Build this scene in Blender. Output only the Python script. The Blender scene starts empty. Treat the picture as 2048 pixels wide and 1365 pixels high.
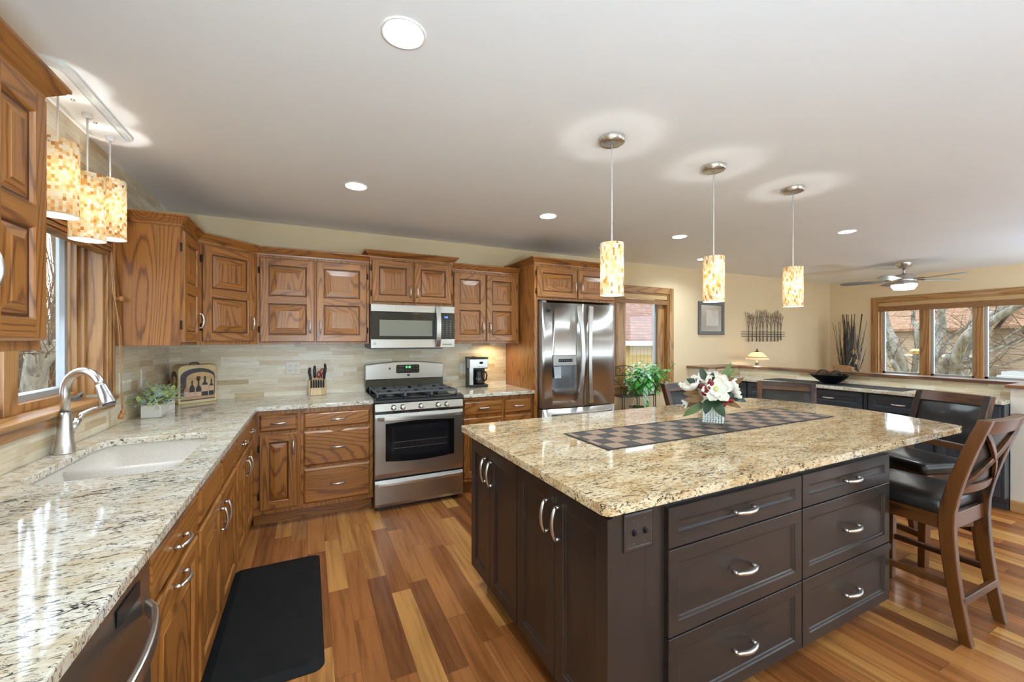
import bpy, bmesh, math, random
from mathutils import Vector, Matrix, noise as mnoise
PI = math.pi
random.seed(11)
sc = bpy.context.scene
COL = sc.collection
R = math.radians

# ------------------------------------------------------------------ camera, world, exposure
cam_d = bpy.data.cameras.new('camera')
cam = bpy.data.objects.new('camera', cam_d)
COL.objects.link(cam)
cam.location = (0, 0, 1.37)
cam.rotation_euler = (R(90), 0, R(-26.28))
cam_d.sensor_width = 36.0
cam_d.lens = 822.0 / 2048 * 36
cam_d.shift_y = -1.5 / 2048
cam_d.clip_start = 0.02
sc.camera = cam
sc.view_settings.view_transform = 'Standard'
sc.view_settings.look = 'None'
sc.view_settings.gamma = 1
sc.view_settings.use_curve_mapping = False
sc.view_settings.exposure = 1.08
w = bpy.data.worlds.new('sky')
sc.world = w
w.use_nodes = True
wb = w.node_tree.nodes['Background']
wb.inputs[0].default_value = (0.72, 0.87, 1.0, 1)
wb.inputs[1].default_value = 2.5
CAN_POWER = 260.0
FILL_POWER = 175.0  # strength of the unseen fill globes
sc.cycles.max_bounces = 9
sc.cycles.diffuse_bounces = 5
sc.cycles.glossy_bounces = 4
sc.cycles.transmission_bounces = 6
sc.cycles.transparent_max_bounces = 16
sc.cycles.caustics_reflective = False
sc.cycles.caustics_refractive = False
sc.cycles.sample_clamp_indirect = 6.0

# main dimensions (metres)
CEIL, WX, BY, RX, FY = 2.385, -0.985, 4.10, 8.41, -3.2
CT = 0.888

# ------------------------------------------------------------------ material helpers
def srgb(r, g, b):
    f = lambda c: (c / 255 / 12.92) if c / 255 <= 0.04045 else ((c / 255 + 0.055) / 1.055) ** 2.4
    return (f(r), f(g), f(b), 1)

class N:
    def __init__(self, name):
        self.m = bpy.data.materials.new(name)
        self.m.use_nodes = True
        self.t = self.m.node_tree
        self.b = self.t.nodes['Principled BSDF']
    def n(self, typ, **kw):
        x = self.t.nodes.new(typ)
        for k, v in kw.items():
            setattr(x, k, v)
        return x
    def l(self, a, b):
        self.t.links.new(a, b)
    def math(self, op, a, b=None, clamp=False):
        x = self.n('ShaderNodeMath', operation=op, use_clamp=clamp)
        for i, v in enumerate((a, b)):
            if v is None: continue
            if isinstance(v, (int, float)): x.inputs[i].default_value = v
            else: self.l(v, x.inputs[i])
        return x.outputs[0]
    def obj(self, rnd=True):
        tc = self.n('ShaderNodeTexCoord').outputs['Object']
        if not rnd: return tc
        oi = self.n('ShaderNodeObjectInfo').outputs['Random']
        k = self.math('MULTIPLY', oi, 37.0)
        a = self.n('ShaderNodeVectorMath', operation='ADD')
        self.l(tc, a.inputs[0]); self.l(k, a.inputs[1])
        return a.outputs[0]
    def map(self, vec, scale=(1, 1, 1), rot=(0, 0, 0)):
        x = self.n('ShaderNodeMapping')
        x.inputs['Scale'].default_value = scale
        x.inputs['Rotation'].default_value = rot
        self.l(vec, x.inputs['Vector'])
        return x.outputs[0]
    def noise(self, vec, scale, detail=2, rough=0.5, dist=0.0):
        x = self.n('ShaderNodeTexNoise')
        x.inputs['Scale'].default_value = scale
        x.inputs['Detail'].default_value = detail
        x.inputs['Roughness'].default_value = rough
        x.inputs['Distortion'].default_value = dist
        self.l(vec, x.inputs['Vector'])
        return x.outputs['Fac']
    def ramp(self, fac, stops, interp='LINEAR'):
        x = self.n('ShaderNodeValToRGB')
        cr = x.color_ramp; cr.interpolation = interp
        while len(cr.elements) < len(stops): cr.elements.new(0.5)
        for e, (p, c) in zip(cr.elements, stops):
            e.position = p
            e.color = c if len(c) == 4 else (*c, 1)
        self.l(fac, x.inputs[0])
        return x.outputs[0]
    def mix(self, a, b, fac, mode='MIX'):
        x = self.n('ShaderNodeMix', data_type='RGBA', blend_type=mode)
        for s, v in ((0, fac), (6, a), (7, b)):
            if isinstance(v, (int, float)): x.inputs[s].default_value = v
            elif isinstance(v, tuple): x.inputs[s].default_value = v
            else: self.l(v, x.inputs[s])
        return x.outputs[2]
    def bump(self, h, strength=0.3, dist=0.002):
        x = self.n('ShaderNodeBump')
        x.inputs['Strength'].default_value = strength
        x.inputs['Distance'].default_value = dist
        self.l(h, x.inputs['Height'])
        self.l(x.outputs[0], self.b.inputs['Normal'])
    def set(self, color=None, rough=None, metal=None, spec=None, coat=None, **kw):
        b = self.b
        if color is not None:
            if isinstance(color, tuple): b.inputs['Base Color'].default_value = color
            else: self.l(color, b.inputs['Base Color'])
        if rough is not None:
            if isinstance(rough, (int, float)): b.inputs['Roughness'].default_value = rough
            else: self.l(rough, b.inputs['Roughness'])
        if metal is not None: b.inputs['Metallic'].default_value = metal
        if spec is not None: b.inputs['Specular IOR Level'].default_value = spec
        if coat is not None:
            b.inputs['Coat Weight'].default_value = coat
            b.inputs['Coat Roughness'].default_value = 0.24
        return self.m

def plain(name, col, rough=0.5, metal=0.0, var=0.06, scale=30, spec=0.5, coat=None):
    m = N(name)
    f = m.noise(m.obj(), scale, 3)
    d = tuple(c * (1 - var) for c in col[:3]) + (1,)
    e = tuple(min(1, c * (1 + var)) for c in col[:3]) + (1,)
    return m.set(m.ramp(f, [(0.3, d), (0.7, e)]), rough, metal, spec, coat)

def wood(name, dark, mid, light, axis='z', scale=2.3, rings=56.0, rough=0.34, pore=0.4, coat=0.25, stretch=0.12):
    m = N(name)
    v = m.obj()
    s = {'z': (1, 1, stretch), 'x': (stretch, 1, 1), 'y': (1, stretch, 1)}[axis]
    f = {'z': (1, 1, 0.012), 'x': (0.012, 1, 1), 'y': (1, 0.012, 1)}[axis]
    p = m.map(v, s)
    n1 = m.noise(p, scale, 2.0, 0.45)
    wob = m.noise(p, 38, 3, 0.6)
    ph = m.math('ADD', m.math('MULTIPLY', n1, rings * 6.283), m.math('MULTIPLY', wob, 4.5))
    sn = m.math('ADD', m.math('MULTIPLY', m.math('SINE', ph), 0.5), 0.5)
    col = m.ramp(sn, [(0.0, dark), (0.18, mid), (0.5, light), (1.0, light)])
    pores = m.noise(m.map(v, f), 190, 3, 0.7)
    pm = m.ramp(pores, [(0.30, (1 - pore, 1 - pore, 1 - pore)), (0.50, (1, 1, 1))])
    col = m.mix(col, pm, 1.0, 'MULTIPLY')
    big = m.noise(p, 1.6, 1)
    col = m.mix(col, m.ramp(big, [(0.3, (0.86, 0.84, 0.82)), (0.7, (1.08, 1.08, 1.08))]), 1.0, 'MULTIPLY')
    m.bump(pores, 0.05, 0.001)
    return m.set(col, rough, coat=coat)

def granite(name, base, tan, dark, black, rot=0.0):
    m = N(name)
    v = m.obj(False)
    p = m.map(v, (0.78, 2.1, 1.5), (0, 0, rot))
    n1 = m.noise(p, 8, 6, 0.62, 0.5)
    col = m.ramp(n1, [(0.30, tan), (0.44, tuple(0.5 * (a + b) for a, b in zip(base, tan))), (0.54, base), (0.75, tuple(min(1, c * 1.08) for c in base))])
    n5 = m.noise(p, 42, 5, 0.7, 0.6)
    col = m.mix(col, tuple(list(tan[:3]) + [1]), m.ramp(n5, [(0.53, (0, 0, 0)), (0.62, (0.85, 0.85, 0.85))]))
    n2 = m.noise(p, 46, 6, 0.72, 1.2)
    col = m.mix(col, dark, m.ramp(n2, [(0.55, (0, 0, 0)), (0.585, (0.95, 0.95, 0.95))]))
    n3 = m.noise(p, 26, 7, 0.75, 1.8)
    n4 = m.noise(p, 5, 2, 0.5)
    n3b = m.math('ADD', n3, m.math('MULTIPLY', n4, 0.22))
    col = m.mix(col, black, m.ramp(n3b, [(0.685, (0, 0, 0)), (0.715, (1, 1, 1))]))
    vo = m.n('ShaderNodeTexVoronoi'); vo.inputs['Scale'].default_value = 150
    m.l(p, vo.inputs['Vector'])
    col = m.mix(col, m.ramp(vo.outputs['Distance'], [(0.1, (0.8, 0.8, 0.8)), (0.5, (1.04, 1.04, 1.04))]), 0.6, 'MULTIPLY')
    return m.set(col, 0.055, spec=0.55)

def tile_mat(name, plane):
    """thin strips of vein-cut stone; plane 'x' = wall facing +-Y, 'y' = wall facing +-X"""
    m = N(name)
    v = m.obj(False)
    sx = m.n('ShaderNodeSeparateXYZ'); m.l(v, sx.inputs[0])
    u = sx.outputs['X'] if plane == 'x' else sx.outputs['Y']
    z = sx.outputs['Z']
    row = m.math('FLOOR', m.math('DIVIDE', z, 0.0385))
    wn = m.n('ShaderNodeTexWhiteNoise', noise_dimensions='1D'); m.l(row, wn.inputs['W'])
    L = m.math('ADD', m.math('MULTIPLY', wn.outputs['Value'], 0.16), 0.17)
    us = m.math('DIVIDE', m.math('ADD', u, m.math('MULTIPLY', wn.outputs['Value'], 3.1)), L)
    colm = m.math('FLOOR', us)
    cb = m.n('ShaderNodeCombineXYZ'); m.l(row, cb.inputs[0]); m.l(colm, cb.inputs[1])
    w2 = m.n('ShaderNodeTexWhiteNoise', noise_dimensions='2D'); m.l(cb.outputs[0], w2.inputs['Vector'])
    tone = m.ramp(w2.outputs['Value'], [(0.0, srgb(200, 176, 138)), (0.25, srgb(226, 210, 180)), (0.5, srgb(236, 228, 208)), (0.75, srgb(216, 198, 166)), (1.0, srgb(240, 234, 218))])
    ad = m.n('ShaderNodeVectorMath', operation='ADD'); m.l(v, ad.inputs[0]); m.l(w2.outputs['Color'], ad.inputs[1])
    vein = m.noise(m.map(ad.outputs[0], (3, 3, 55)), 2.2, 5, 0.65, 0.5)
    col = m.mix(tone, m.ramp(vein, [(0.28, (0.72, 0.60, 0.45)), (0.5, (1.0, 0.98, 0.95)), (0.7, (1.05, 1.05, 1.05))]), 0.85, 'MULTIPLY')
    fu = m.math('FRACT', us); fz = m.math('FRACT', m.math('DIVIDE', z, 0.0385))
    ju = m.math('LESS_THAN', m.math('MULTIPLY', fu, L), 0.0012)
    jz = m.math('LESS_THAN', fz, 0.03)
    j = m.math('MAXIMUM', ju, jz)
    col = m.mix(col, srgb(190, 176, 150), m.math('MULTIPLY', j, 0.6))
    m.bump(m.math('SUBTRACT', m.math('MULTIPLY', vein, 0.3), j), 0.25, 0.001)
    return m.set(col, 0.32)

def floor_mat():
    m = N('plank_floor')
    v = m.obj(False)
    sx = m.n('ShaderNodeSeparateXYZ'); m.l(v, sx.inputs[0])
    W = 0.102
    xs = m.math('DIVIDE', m.math('ADD', sx.outputs['X'], 20.0), W)
    cx = m.math('FLOOR', xs)
    wn = m.n('ShaderNodeTexWhiteNoise', noise_dimensions='1D'); m.l(cx, wn.inputs['W'])
    L = m.math('ADD', m.math('MULTIPLY', wn.outputs['Value'], 0.35), 0.6)
    ys = m.math('DIVIDE', m.math('ADD', sx.outputs['Y'], m.math('MULTIPLY', wn.outputs['Value'], 13.7)), L)
    cy = m.math('FLOOR', ys)
    cb = m.n('ShaderNodeCombineXYZ'); m.l(cx, cb.inputs[0]); m.l(cy, cb.inputs[1])
    w2 = m.n('ShaderNodeTexWhiteNoise', noise_dimensions='2D'); m.l(cb.outputs[0], w2.inputs['Vector'])
    tone = m.ramp(w2.outputs['Value'], [(0.0, srgb(114, 68, 36)), (0.12, srgb(134, 81, 42)), (0.35, srgb(150, 93, 48)), (0.6, srgb(160, 101, 54)), (0.8, srgb(177, 121, 65)), (0.92, srgb(190, 138, 76)), (1.0, srgb(142, 92, 58))])
    ad = m.n('ShaderNodeVectorMath', operation='ADD'); m.l(v, ad.inputs[0])
    sc10 = m.n('ShaderNodeVectorMath', operation='SCALE'); m.l(w2.outputs['Color'], sc10.inputs[0]); sc10.inputs['Scale'].default_value = 9.0
    m.l(sc10.outputs[0], ad.inputs[1])
    g = m.noise(m.map(ad.outputs[0], (1, 0.045, 1)), 42, 5, 0.62, 0.4)
    g2 = m.noise(m.map(ad.outputs[0], (1, 0.09, 1)), 13, 3, 0.5, 0.6)
    col = m.mix(tone, m.ramp(g, [(0.3, (0.62, 0.56, 0.5)), (0.5, (1, 1, 1)), (0.72, (1.18, 1.14, 1.08))]), 0.9, 'MULTIPLY')
    col = m.mix(col, m.ramp(g2, [(0.32, (0.66, 0.58, 0.5)), (0.5, (1, 1, 1)), (0.7, (1.1, 1.08, 1.05))]), 0.8, 'MULTIPLY')
    fx = m.math('FRACT', xs); fy = m.math('FRACT', ys)
    gx = m.math('LESS_THAN', fx, 0.012)
    gy = m.math('LESS_THAN', m.math('MULTIPLY', fy, L), 0.0014)
    j = m.math('MAXIMUM', gx, gy)
    col = m.mix(col, (0.03, 0.014, 0.006, 1), m.math('MULTIPLY', j, 0.75))
    m.bump(m.math('SUBTRACT', 1.0, j), 0.15, 0.001)
    return m.set(col, m.ramp(g, [(0.3, (0.27,) * 3), (0.7, (0.2,) * 3)]), spec=0.4)

def steel(name, col=(0.47, 0.445, 0.41, 1), rough=0.32, axis='x'):
    m = N(name)
    s = {'x': (0.01, 1, 1), 'z': (1, 1, 0.01)}[axis]
    g = m.noise(m.map(m.obj(), s), 320, 3, 0.6)
    m.bump(g, 0.035, 0.001)
    if axis == 'z':
        tg = m.n('ShaderNodeTangent', direction_type='RADIAL', axis='Z')
        m.l(tg.outputs[0], m.b.inputs['Tangent'])
        m.b.inputs['Anisotropic'].default_value = 0.85
        m.b.inputs['Anisotropic Rotation'].default_value = 0.0
    return m.set(m.ramp(g, [(0.3, tuple(c * 0.9 for c in col[:3])), (0.7, col)]), rough, 1.0)

def glass_pane(name, tint=(1, 1, 1, 1), refl=0.09):
    m = N(name)
    m.t.nodes.remove(m.b)
    tr = m.n('ShaderNodeBsdfTransparent'); tr.inputs[0].default_value = tint
    gl = m.n('ShaderNodeBsdfGlossy'); gl.inputs['Roughness'].default_value = 0.0
    lw = m.n('ShaderNodeLayerWeight'); fr = m.math('ADD', m.math('MULTIPLY', m.math('POWER', lw.outputs['Facing'], 5.0), 0.95), 0.04)
    mx = m.n('ShaderNodeMixShader')
    m.l(m.math('MULTIPLY', fr, 0.7 if refl < 0.2 else 1.0), mx.inputs[0])
    m.l(tr.outputs[0], mx.inputs[1]); m.l(gl.outputs[0], mx.inputs[2])
    m.l(mx.outputs[0], m.t.nodes['Material Output'].inputs[0])
    return m.m

def emit(name, col, s):
    m = N(name)
    m.set((col[0], col[1], col[2], 1), 0.4)
    m.b.inputs['Emission Color'].default_value = (*col[:3], 1)
    m.b.inputs['Emission Strength'].default_value = s
    return m.m

def translucent(name, col, fac=0.6):
    m = N(name)
    m.set(col, 0.25)
    tl = m.n('ShaderNodeBsdfTranslucent'); tl.inputs[0].default_value = col
    mx = m.n('ShaderNodeMixShader'); mx.inputs[0].default_value = fac
    m.l(m.b.outputs[0], mx.inputs[1]); m.l(tl.outputs[0], mx.inputs[2])
    m.l(mx.outputs[0], m.t.nodes['Material Output'].inputs[0])
    return m.m

OD, OM, OL = srgb(122, 72, 28), srgb(157, 99, 42), srgb(168, 109, 49)
OAK_V = wood('oak_vertical', OD, OM, OL, 'z')
OAK_H = wood('oak_horizontal', OD, OM, OL, 'x')
OAK_Y = wood('oak_along_depth', OD, OM, OL, 'y')
OAK = [OAK_V, OAK_H, OAK_Y]
OAK_DARK = plain('oak_groove', srgb(72, 38, 16), 0.4, var=0.15, scale=60)
TRIMW = wood('window_trim_wood', srgb(142, 96, 50), srgb(170, 121, 68), srgb(180, 132, 78), 'z', 2.3, 22, 0.4, 0.35)
TRIMH = wood('window_trim_wood_across', srgb(142, 96, 50), srgb(170, 121, 68), srgb(180, 132, 78), 'y', 2.3, 22, 0.4, 0.35)
TRIMX = wood('window_trim_wood_along', srgb(142, 96, 50), srgb(170, 121, 68), srgb(180, 132, 78), 'x', 2.3, 22, 0.4, 0.35)
CAPW = wood('cap_wood', srgb(96, 58, 34), srgb(134, 88, 58), srgb(150, 102, 70), 'y', 3.0, 8, 0.3, 0.3)
STOOLW = wood('stool_wood', srgb(34, 18, 8), srgb(70, 39, 16), srgb(100, 58, 22), 'z', 5.0, 2.2, 0.3, 0.25)
STOOLH = wood('stool_wood_across', srgb(36, 19, 8), srgb(70, 39, 17), srgb(96, 56, 22), 'x', 5.0, 3.2, 0.3, 0.25)
STOOLY = wood('stool_wood_depth', srgb(36, 19, 8), srgb(70, 39, 17), srgb(96, 56, 22), 'y', 5.0, 3.2, 0.3, 0.25)
LEATHER = N('black_leather'); _v = LEATHER.obj(); LEATHER.bump(LEATHER.noise(_v, 260, 4, 0.6), 0.12, 0.0008)
LEATHER = LEATHER.set(LEATHER.ramp(LEATHER.noise(_v, 14, 3), [(0.3, (0.010, 0.009, 0.009)), (0.7, (0.020, 0.018, 0.017))]), 0.30)
ESP = wood('espresso_wood', srgb(36, 29, 27), srgb(42, 34, 31), srgb(45, 37, 34), 'z', 4.0, 5, 0.36, 0.18)
ESP_H = wood('espresso_wood_across', srgb(36, 29, 27), srgb(42, 34, 31), srgb(45, 37, 34), 'x', 4.0, 5, 0.36, 0.18)
ESPM = [ESP, ESP_H, ESP]
SLATE = wood('slate_grey_wood', srgb(44, 49, 56), srgb(52, 58, 66), srgb(56, 62, 70), 'z', 4.0, 5, 0.36, 0.12)  # blue-grey wood, used for the peninsula cabinets only
SLATE_H = wood('slate_grey_wood_across', srgb(44, 49, 56), srgb(52, 58, 66), srgb(56, 62, 70), 'x', 4.0, 5, 0.36, 0.12)
GRAN = granite('granite', srgb(226, 221, 208), srgb(204, 186, 156), srgb(112, 98, 80), srgb(40, 40, 44), R(12))
GRAN_I = granite('granite_island', srgb(216, 196, 162), srgb(184, 148, 98), srgb(100, 74, 44), srgb(38, 32, 26), R(-8))  # same stone as the other tops, warmer light put into its colour
TILE_X = tile_mat('stone_strip_tile_back', 'x')
TILE_Y = tile_mat('stone_strip_tile_side', 'y')
FLOORM = floor_mat()
WALLP = plain('beige_wall_paint', srgb(230, 207, 169), 0.7, var=0.015, scale=3)
WALLW = plain('pale_wall_paint', srgb(226, 218, 206), 0.7, var=0.015, scale=3)
CEILP = plain('white_ceiling_paint', srgb(245, 245, 245), 0.75, var=0.01, scale=2)
NICKEL = plain('brushed_nickel', (0.66, 0.64, 0.61, 1), 0.28, 1.0, 0.04, 200)
CHROME = plain('chrome', (0.8, 0.8, 0.8, 1), 0.1, 1.0, 0.02, 200)
BRONZE = plain('dark_bronze', (0.05, 0.035, 0.025, 1), 0.4, 0.8, 0.2, 200)
STEEL = steel('stainless_steel')
STEEL_V = steel('stainless_steel_upright', (0.60, 0.575, 0.54, 1), 0.36, axis='z')
DARKSTEEL = plain('dark_steel', (0.10, 0.10, 0.105, 1), 0.35, 0.7)
BLACKGLOSS = plain('black_enamel', (0.006, 0.006, 0.007, 1), 0.1, var=0.02)
BLACKMAT = plain('black_iron', (0.012, 0.012, 0.012, 1), 0.5)
BLACKPLASTIC = plain('black_plastic', (0.014, 0.014, 0.015, 1), 0.35)
RUBBER = plain('black_rubber', (0.008, 0.008, 0.008, 1), 0.7, var=0.25, scale=14, spec=0.2)
WHITEPLASTIC = plain('ivory_plastic', srgb(228, 222, 206), 0.35, var=0.01)
WHITEMETAL = plain('white_metal', srgb(236, 236, 234), 0.4, var=0.01)
ALU = plain('pale_aluminium', srgb(176, 180, 184), 0.4, 0.3, 0.03)
GREYSEAL = plain('grey_seal', srgb(120, 124, 128), 0.5)
DARKGLASS = plain('dark_glass', (0.012, 0.012, 0.014, 1), 0.04, var=0.02, spec=0.7)
GLASS = glass_pane('window_glass')
CLEARG = N('clear_glass'); CLEARG = CLEARG.set((1, 1, 1, 1), 0.0); CLEARG.node_tree.nodes['Principled BSDF'].inputs['Transmission Weight'].default_value = 1.0
CANW_ = plain('bowl_white', srgb(236, 236, 236), 0.5, var=0.01)
LENS = emit('lamp_lens', (0.76, 0.91, 1.0), CAN_POWER)
BULB = emit('bulb', (0.98, 0.96, 0.92), 190.0)
TEXTM = emit('display_green', (0.1, 0.9, 0.25), 2.0)
TEXTB = emit('display_blue', (0.12, 0.25, 1.0), 1.6)
LABELW = plain('pale_print', srgb(190, 190, 190), 0.5)

# ------------------------------------------------------------------ mesh helpers
class MB:
    def __init__(self):
        self.v, self.f, self.m, self.s = [], [], [], []
    def add(self, vs, fs, m=0, s=False):
        o = len(self.v)
        self.v += [tuple(p) for p in vs]
        for f in fs:
            self.f.append([i + o for i in f]); self.m.append(m); self.s.append(s)
        return self
    def quad(self, a, b, c, d, m=0, s=False):
        return self.add([a, b, c, d], [(0, 1, 2, 3)], m, s)
    def box(self, x0, x1, y0, y1, z0, z1, m=0):
        vs = [(x, y, z) for z in (z0, z1) for y in (y0, y1) for x in (x0, x1)]
        return self.add(vs, [(0, 2, 3, 1), (4, 5, 7, 6), (0, 1, 5, 4), (2, 6, 7, 3), (0, 4, 6, 2), (1, 3, 7, 5)], m)
    def hexa(self, p, m=0):
        """8 points: bottom 4 counter-clockwise, top 4"""
        return self.add(p, [(3, 2, 1, 0), (4, 5, 6, 7), (0, 1, 5, 4), (1, 2, 6, 5), (2, 3, 7, 6), (3, 0, 4, 7)], m)
    def prism(self, poly, z0, z1, m=0, s=False, mside=None):
        n = len(poly)
        vs = [(x, y, z0) for x, y in poly] + [(x, y, z1) for x, y in poly]
        self.add(vs, [tuple(range(n - 1, -1, -1)), tuple(range(n, 2 * n))], m)
        self.add(vs, [(i, (i + 1) % n, n + (i + 1) % n, n + i) for i in range(n)], m if mside is None else mside, s)
        return self
    def extr(self, poly, axis, a, b, m=0, s=False):
        """poly in the two other axes (cyclic order), extruded along axis from a to b"""
        def P(u, v, t):
            return {'x': (t, u, v), 'y': (u, t, v), 'z': (u, v, t)}[axis]
        n = len(poly)
        vs = [P(u, v, a) for u, v in poly] + [P(u, v, b) for u, v in poly]
        self.add(vs, [tuple(range(n - 1, -1, -1)), tuple(range(n, 2 * n))], m)
        self.add(vs, [(i, (i + 1) % n, n + (i + 1) % n, n + i) for i in range(n)], m, s)
        return self
    def tube(self, pts, r, seg=10, m=0, cap=True, s=True, flat=1.0):
        pts = [Vector(p) for p in pts]
        n = len(pts)
        rs = r if isinstance(r, (list, tuple)) else [r] * n
        up = None
        rings = []
        for i, p in enumerate(pts):
            t = (pts[min(i + 1, n - 1)] - pts[max(i - 1, 0)])
            if t.length < 1e-9: t = Vector((0, 0, 1))
            t.normalize()
            if up is None:
                up = Vector((0, 0, 1)) if abs(t.z) < 0.9 else Vector((1, 0, 0))
            a = t.cross(up)
            if a.length < 1e-6: a = t.orthogonal()
            a.normalize(); b = a.cross(t).normalized(); up = b
            rings.append([p + (a * math.cos(2 * PI * k / seg) + b * flat * math.sin(2 * PI * k / seg)) * rs[i] for k in range(seg)])
        vs = [v for q in rings for v in q]
        fs = [(i * seg + k, i * seg + (k + 1) % seg, (i + 1) * seg + (k + 1) % seg, (i + 1) * seg + k) for i in range(n - 1) for k in range(seg)]
        self.add(vs, fs, m, s)
        if cap:
            self.add(rings[0], [tuple(range(seg - 1, -1, -1))], m)
            self.add(rings[-1], [tuple(range(seg))], m)
        return self
    def bar(self, pts, w, h, m=0, up=(0, 0, 1), ws=None):
        """rectangular bar along a path; w across, h along 'up'"""
        pts = [Vector(p) for p in pts]; n = len(pts); up = Vector(up)
        rings = []
        for i, p in enumerate(pts):
            t = (pts[min(i + 1, n - 1)] - pts[max(i - 1, 0)]).normalized()
            a = t.cross(up).normalized(); b = a.cross(t).normalized()
            ww = (ws[i] if ws else w) / 2
            rings.append([p - a * ww - b * h / 2, p + a * ww - b * h / 2, p + a * ww + b * h / 2, p - a * ww + b * h / 2])
        vs = [v for q in rings for v in q]
        fs = [(i * 4 + k, i * 4 + (k + 1) % 4, i * 4 + 4 + (k + 1) % 4, i * 4 + 4 + k) for i in range(n - 1) for k in range(4)]
        fs += [(3, 2, 1, 0), tuple((n - 1) * 4 + k for k in range(4))]
        return self.add(vs, fs, m)
    def lathe(self, prof, c=(0, 0, 0), seg=24, m=0, s=True, a0=0, a1=2 * PI):
        full = abs(a1 - a0 - 2 * PI) < 1e-6
        k = seg if full else seg + 1
        vs = []
        for r_, z in prof:
            for i in range(k):
                a = a0 + (a1 - a0) * i / seg
                vs.append((c[0] + r_ * math.cos(a), c[1] + r_ * math.sin(a), c[2] + z))
        fs = []
        for j in range(len(prof) - 1):
            for i in range(seg):
                i2 = (i + 1) % k
                fs.append((j * k + i, j * k + i2, (j + 1) * k + i2, (j + 1) * k + i))
        return self.add(vs, fs, m, s)
    def sphere(self, c, r, seg=12, rings=8, m=0, sz=1.0):
        return self.lathe([(max(1e-5, r * math.sin(PI * j / rings)), -r * sz * math.cos(PI * j / rings)) for j in range(rings + 1)], c, seg, m)
    def rings(self, x0, x1, z0, z1, steps, mv=0, mh=1, mc=0, cap=True):
        """mitred nested rectangles in the XZ plane: steps = (inset, y)"""
        def rect(i, y):
            return [(x0 + i, y, z0 + i), (x1 - i, y, z0 + i), (x1 - i, y, z1 - i), (x0 + i, y, z1 - i)]
        for (i0, y0), (i1, y1) in zip(steps[:-1], steps[1:]):
            a, b = rect(i0, y0), rect(i1, y1)
            for k in range(4):
                k2 = (k + 1) % 4
                self.quad(a[k], a[k2], b[k2], b[k], mh if k in (0, 2) else mv)
        if cap:
            self.quad(*rect(*steps[-1]), mc)
        return self
    def sweep(self, prof, path, m=0, closed=False):
        """prof = (outward, up); path = (x, y, z) points, outward is to the right of travel"""
        n = len(path); P = [Vector((p[0], p[1])) for p in path]
        rings = []
        for i in range(n):
            d0 = (P[i] - P[i - 1]).normalized() if (i > 0 or closed) else None
            d1 = (P[(i + 1) % n] - P[i]).normalized() if (i < n - 1 or closed) else None
            d0 = d0 or d1; d1 = d1 or d0
            n0, n1 = Vector((d0.y, -d0.x)), Vector((d1.y, -d1.x))
            mm = (n0 + n1).normalized(); k = 1 / max(0.3, mm.dot(n0))
            rings.append([(P[i].x + mm.x * k * o, P[i].y + mm.y * k * o, path[i][2] + u) for o, u in prof])
        q = len(prof)
        vs = [v for g in rings for v in g]
        fs = []
        for i in range(n if closed else n - 1):
            j = (i + 1) % n
            for k in range(q):
                k2 = (k + 1) % q
                fs.append((i * q + k, j * q + k, j * q + k2, i * q + k2))
        if not closed:
            fs += [tuple(range(q)), tuple((n - 1) * q + k for k in range(q - 1, -1, -1))]
        return self.add(vs, fs, m)
    def leaf(self, base, d, up, ln, wd, m=0, bend=0.25, fold=0.15, nseg=4):
        base, d, up = Vector(base), Vector(d).normalized(), Vector(up)
        a = d.cross(up)
        if a.length < 1e-4: a = d.orthogonal()
        a.normalize(); nn = a.cross(d).normalized()
        vs, fs = [], []
        for i in range(nseg + 1):
            t = i / nseg
            c = base + d * ln * t - nn * bend * ln * t * t
            ww = wd * 0.5 * (math.sin(PI * min(1, t ** 0.8 * 0.96 + 0.02)) ** 0.8 if t < 1 else 0.02)
            lift = nn * fold * ww
            vs += [c - a * ww + lift, c, c + a * ww + lift]
        for i in range(nseg):
            o = i * 3
            fs += [(o, o + 1, o + 4, o + 3), (o + 1, o + 2, o + 5, o + 4)]
        return self.add(vs, fs, m, True)

def build(name, mb, mats, parent=None, bevel=0.0, bseg=2, loc=None, rotz=0.0, solid=0.0, subsurf=0):
    me = bpy.data.meshes.new(name)
    me.from_pydata(mb.v, [], mb.f)
    if not isinstance(mats, (list, tuple)): mats = [mats]
    for x in mats: me.materials.append(x)
    for p, mi, s in zip(me.polygons, mb.m, mb.s):
        p.material_index = mi; p.use_smooth = s
    bm = bmesh.new(); bm.from_mesh(me)
    bmesh.ops.remove_doubles(bm, verts=bm.verts, dist=1e-5)
    bmesh.ops.recalc_face_normals(bm, faces=bm.faces)
    bm.to_mesh(me); bm.free()
    o = bpy.data.objects.new(name, me)
    COL.objects.link(o)
    if parent: o.parent = parent
    if loc: o.location = loc
    if rotz: o.rotation_euler = (0, 0, rotz)
    if solid:
        md = o.modifiers.new('thickness', 'SOLIDIFY'); md.thickness = solid; md.offset = 0
    if bevel:
        md = o.modifiers.new('edge', 'BEVEL'); md.width = bevel; md.segments = bseg
        md.limit_method = 'ANGLE'; md.angle_limit = R(40); md.harden_normals = False
    if subsurf:
        md = o.modifiers.new('round', 'SUBSURF'); md.levels = md.render_levels = subsurf
    return o

def tag(o, label, cat, group=None, kind=None):
    o['label'] = label; o['category'] = cat
    if group: o['group'] = group
    if kind: o['kind'] = kind
    return o

def thing(name, label, cat, loc, rotz=0.0, group=None):
    o = bpy.data.objects.new(name, None)
    o.empty_display_size = 0.05
    COL.objects.link(o)
    o.location = loc; o.rotation_euler = (0, 0, rotz)
    return tag(o, label, cat, group)

def struct(name, mb, mats, parent=None, **kw):
    o = build(name, mb, mats, parent, **kw)
    if not parent: o['kind'] = 'structure'
    return o

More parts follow.
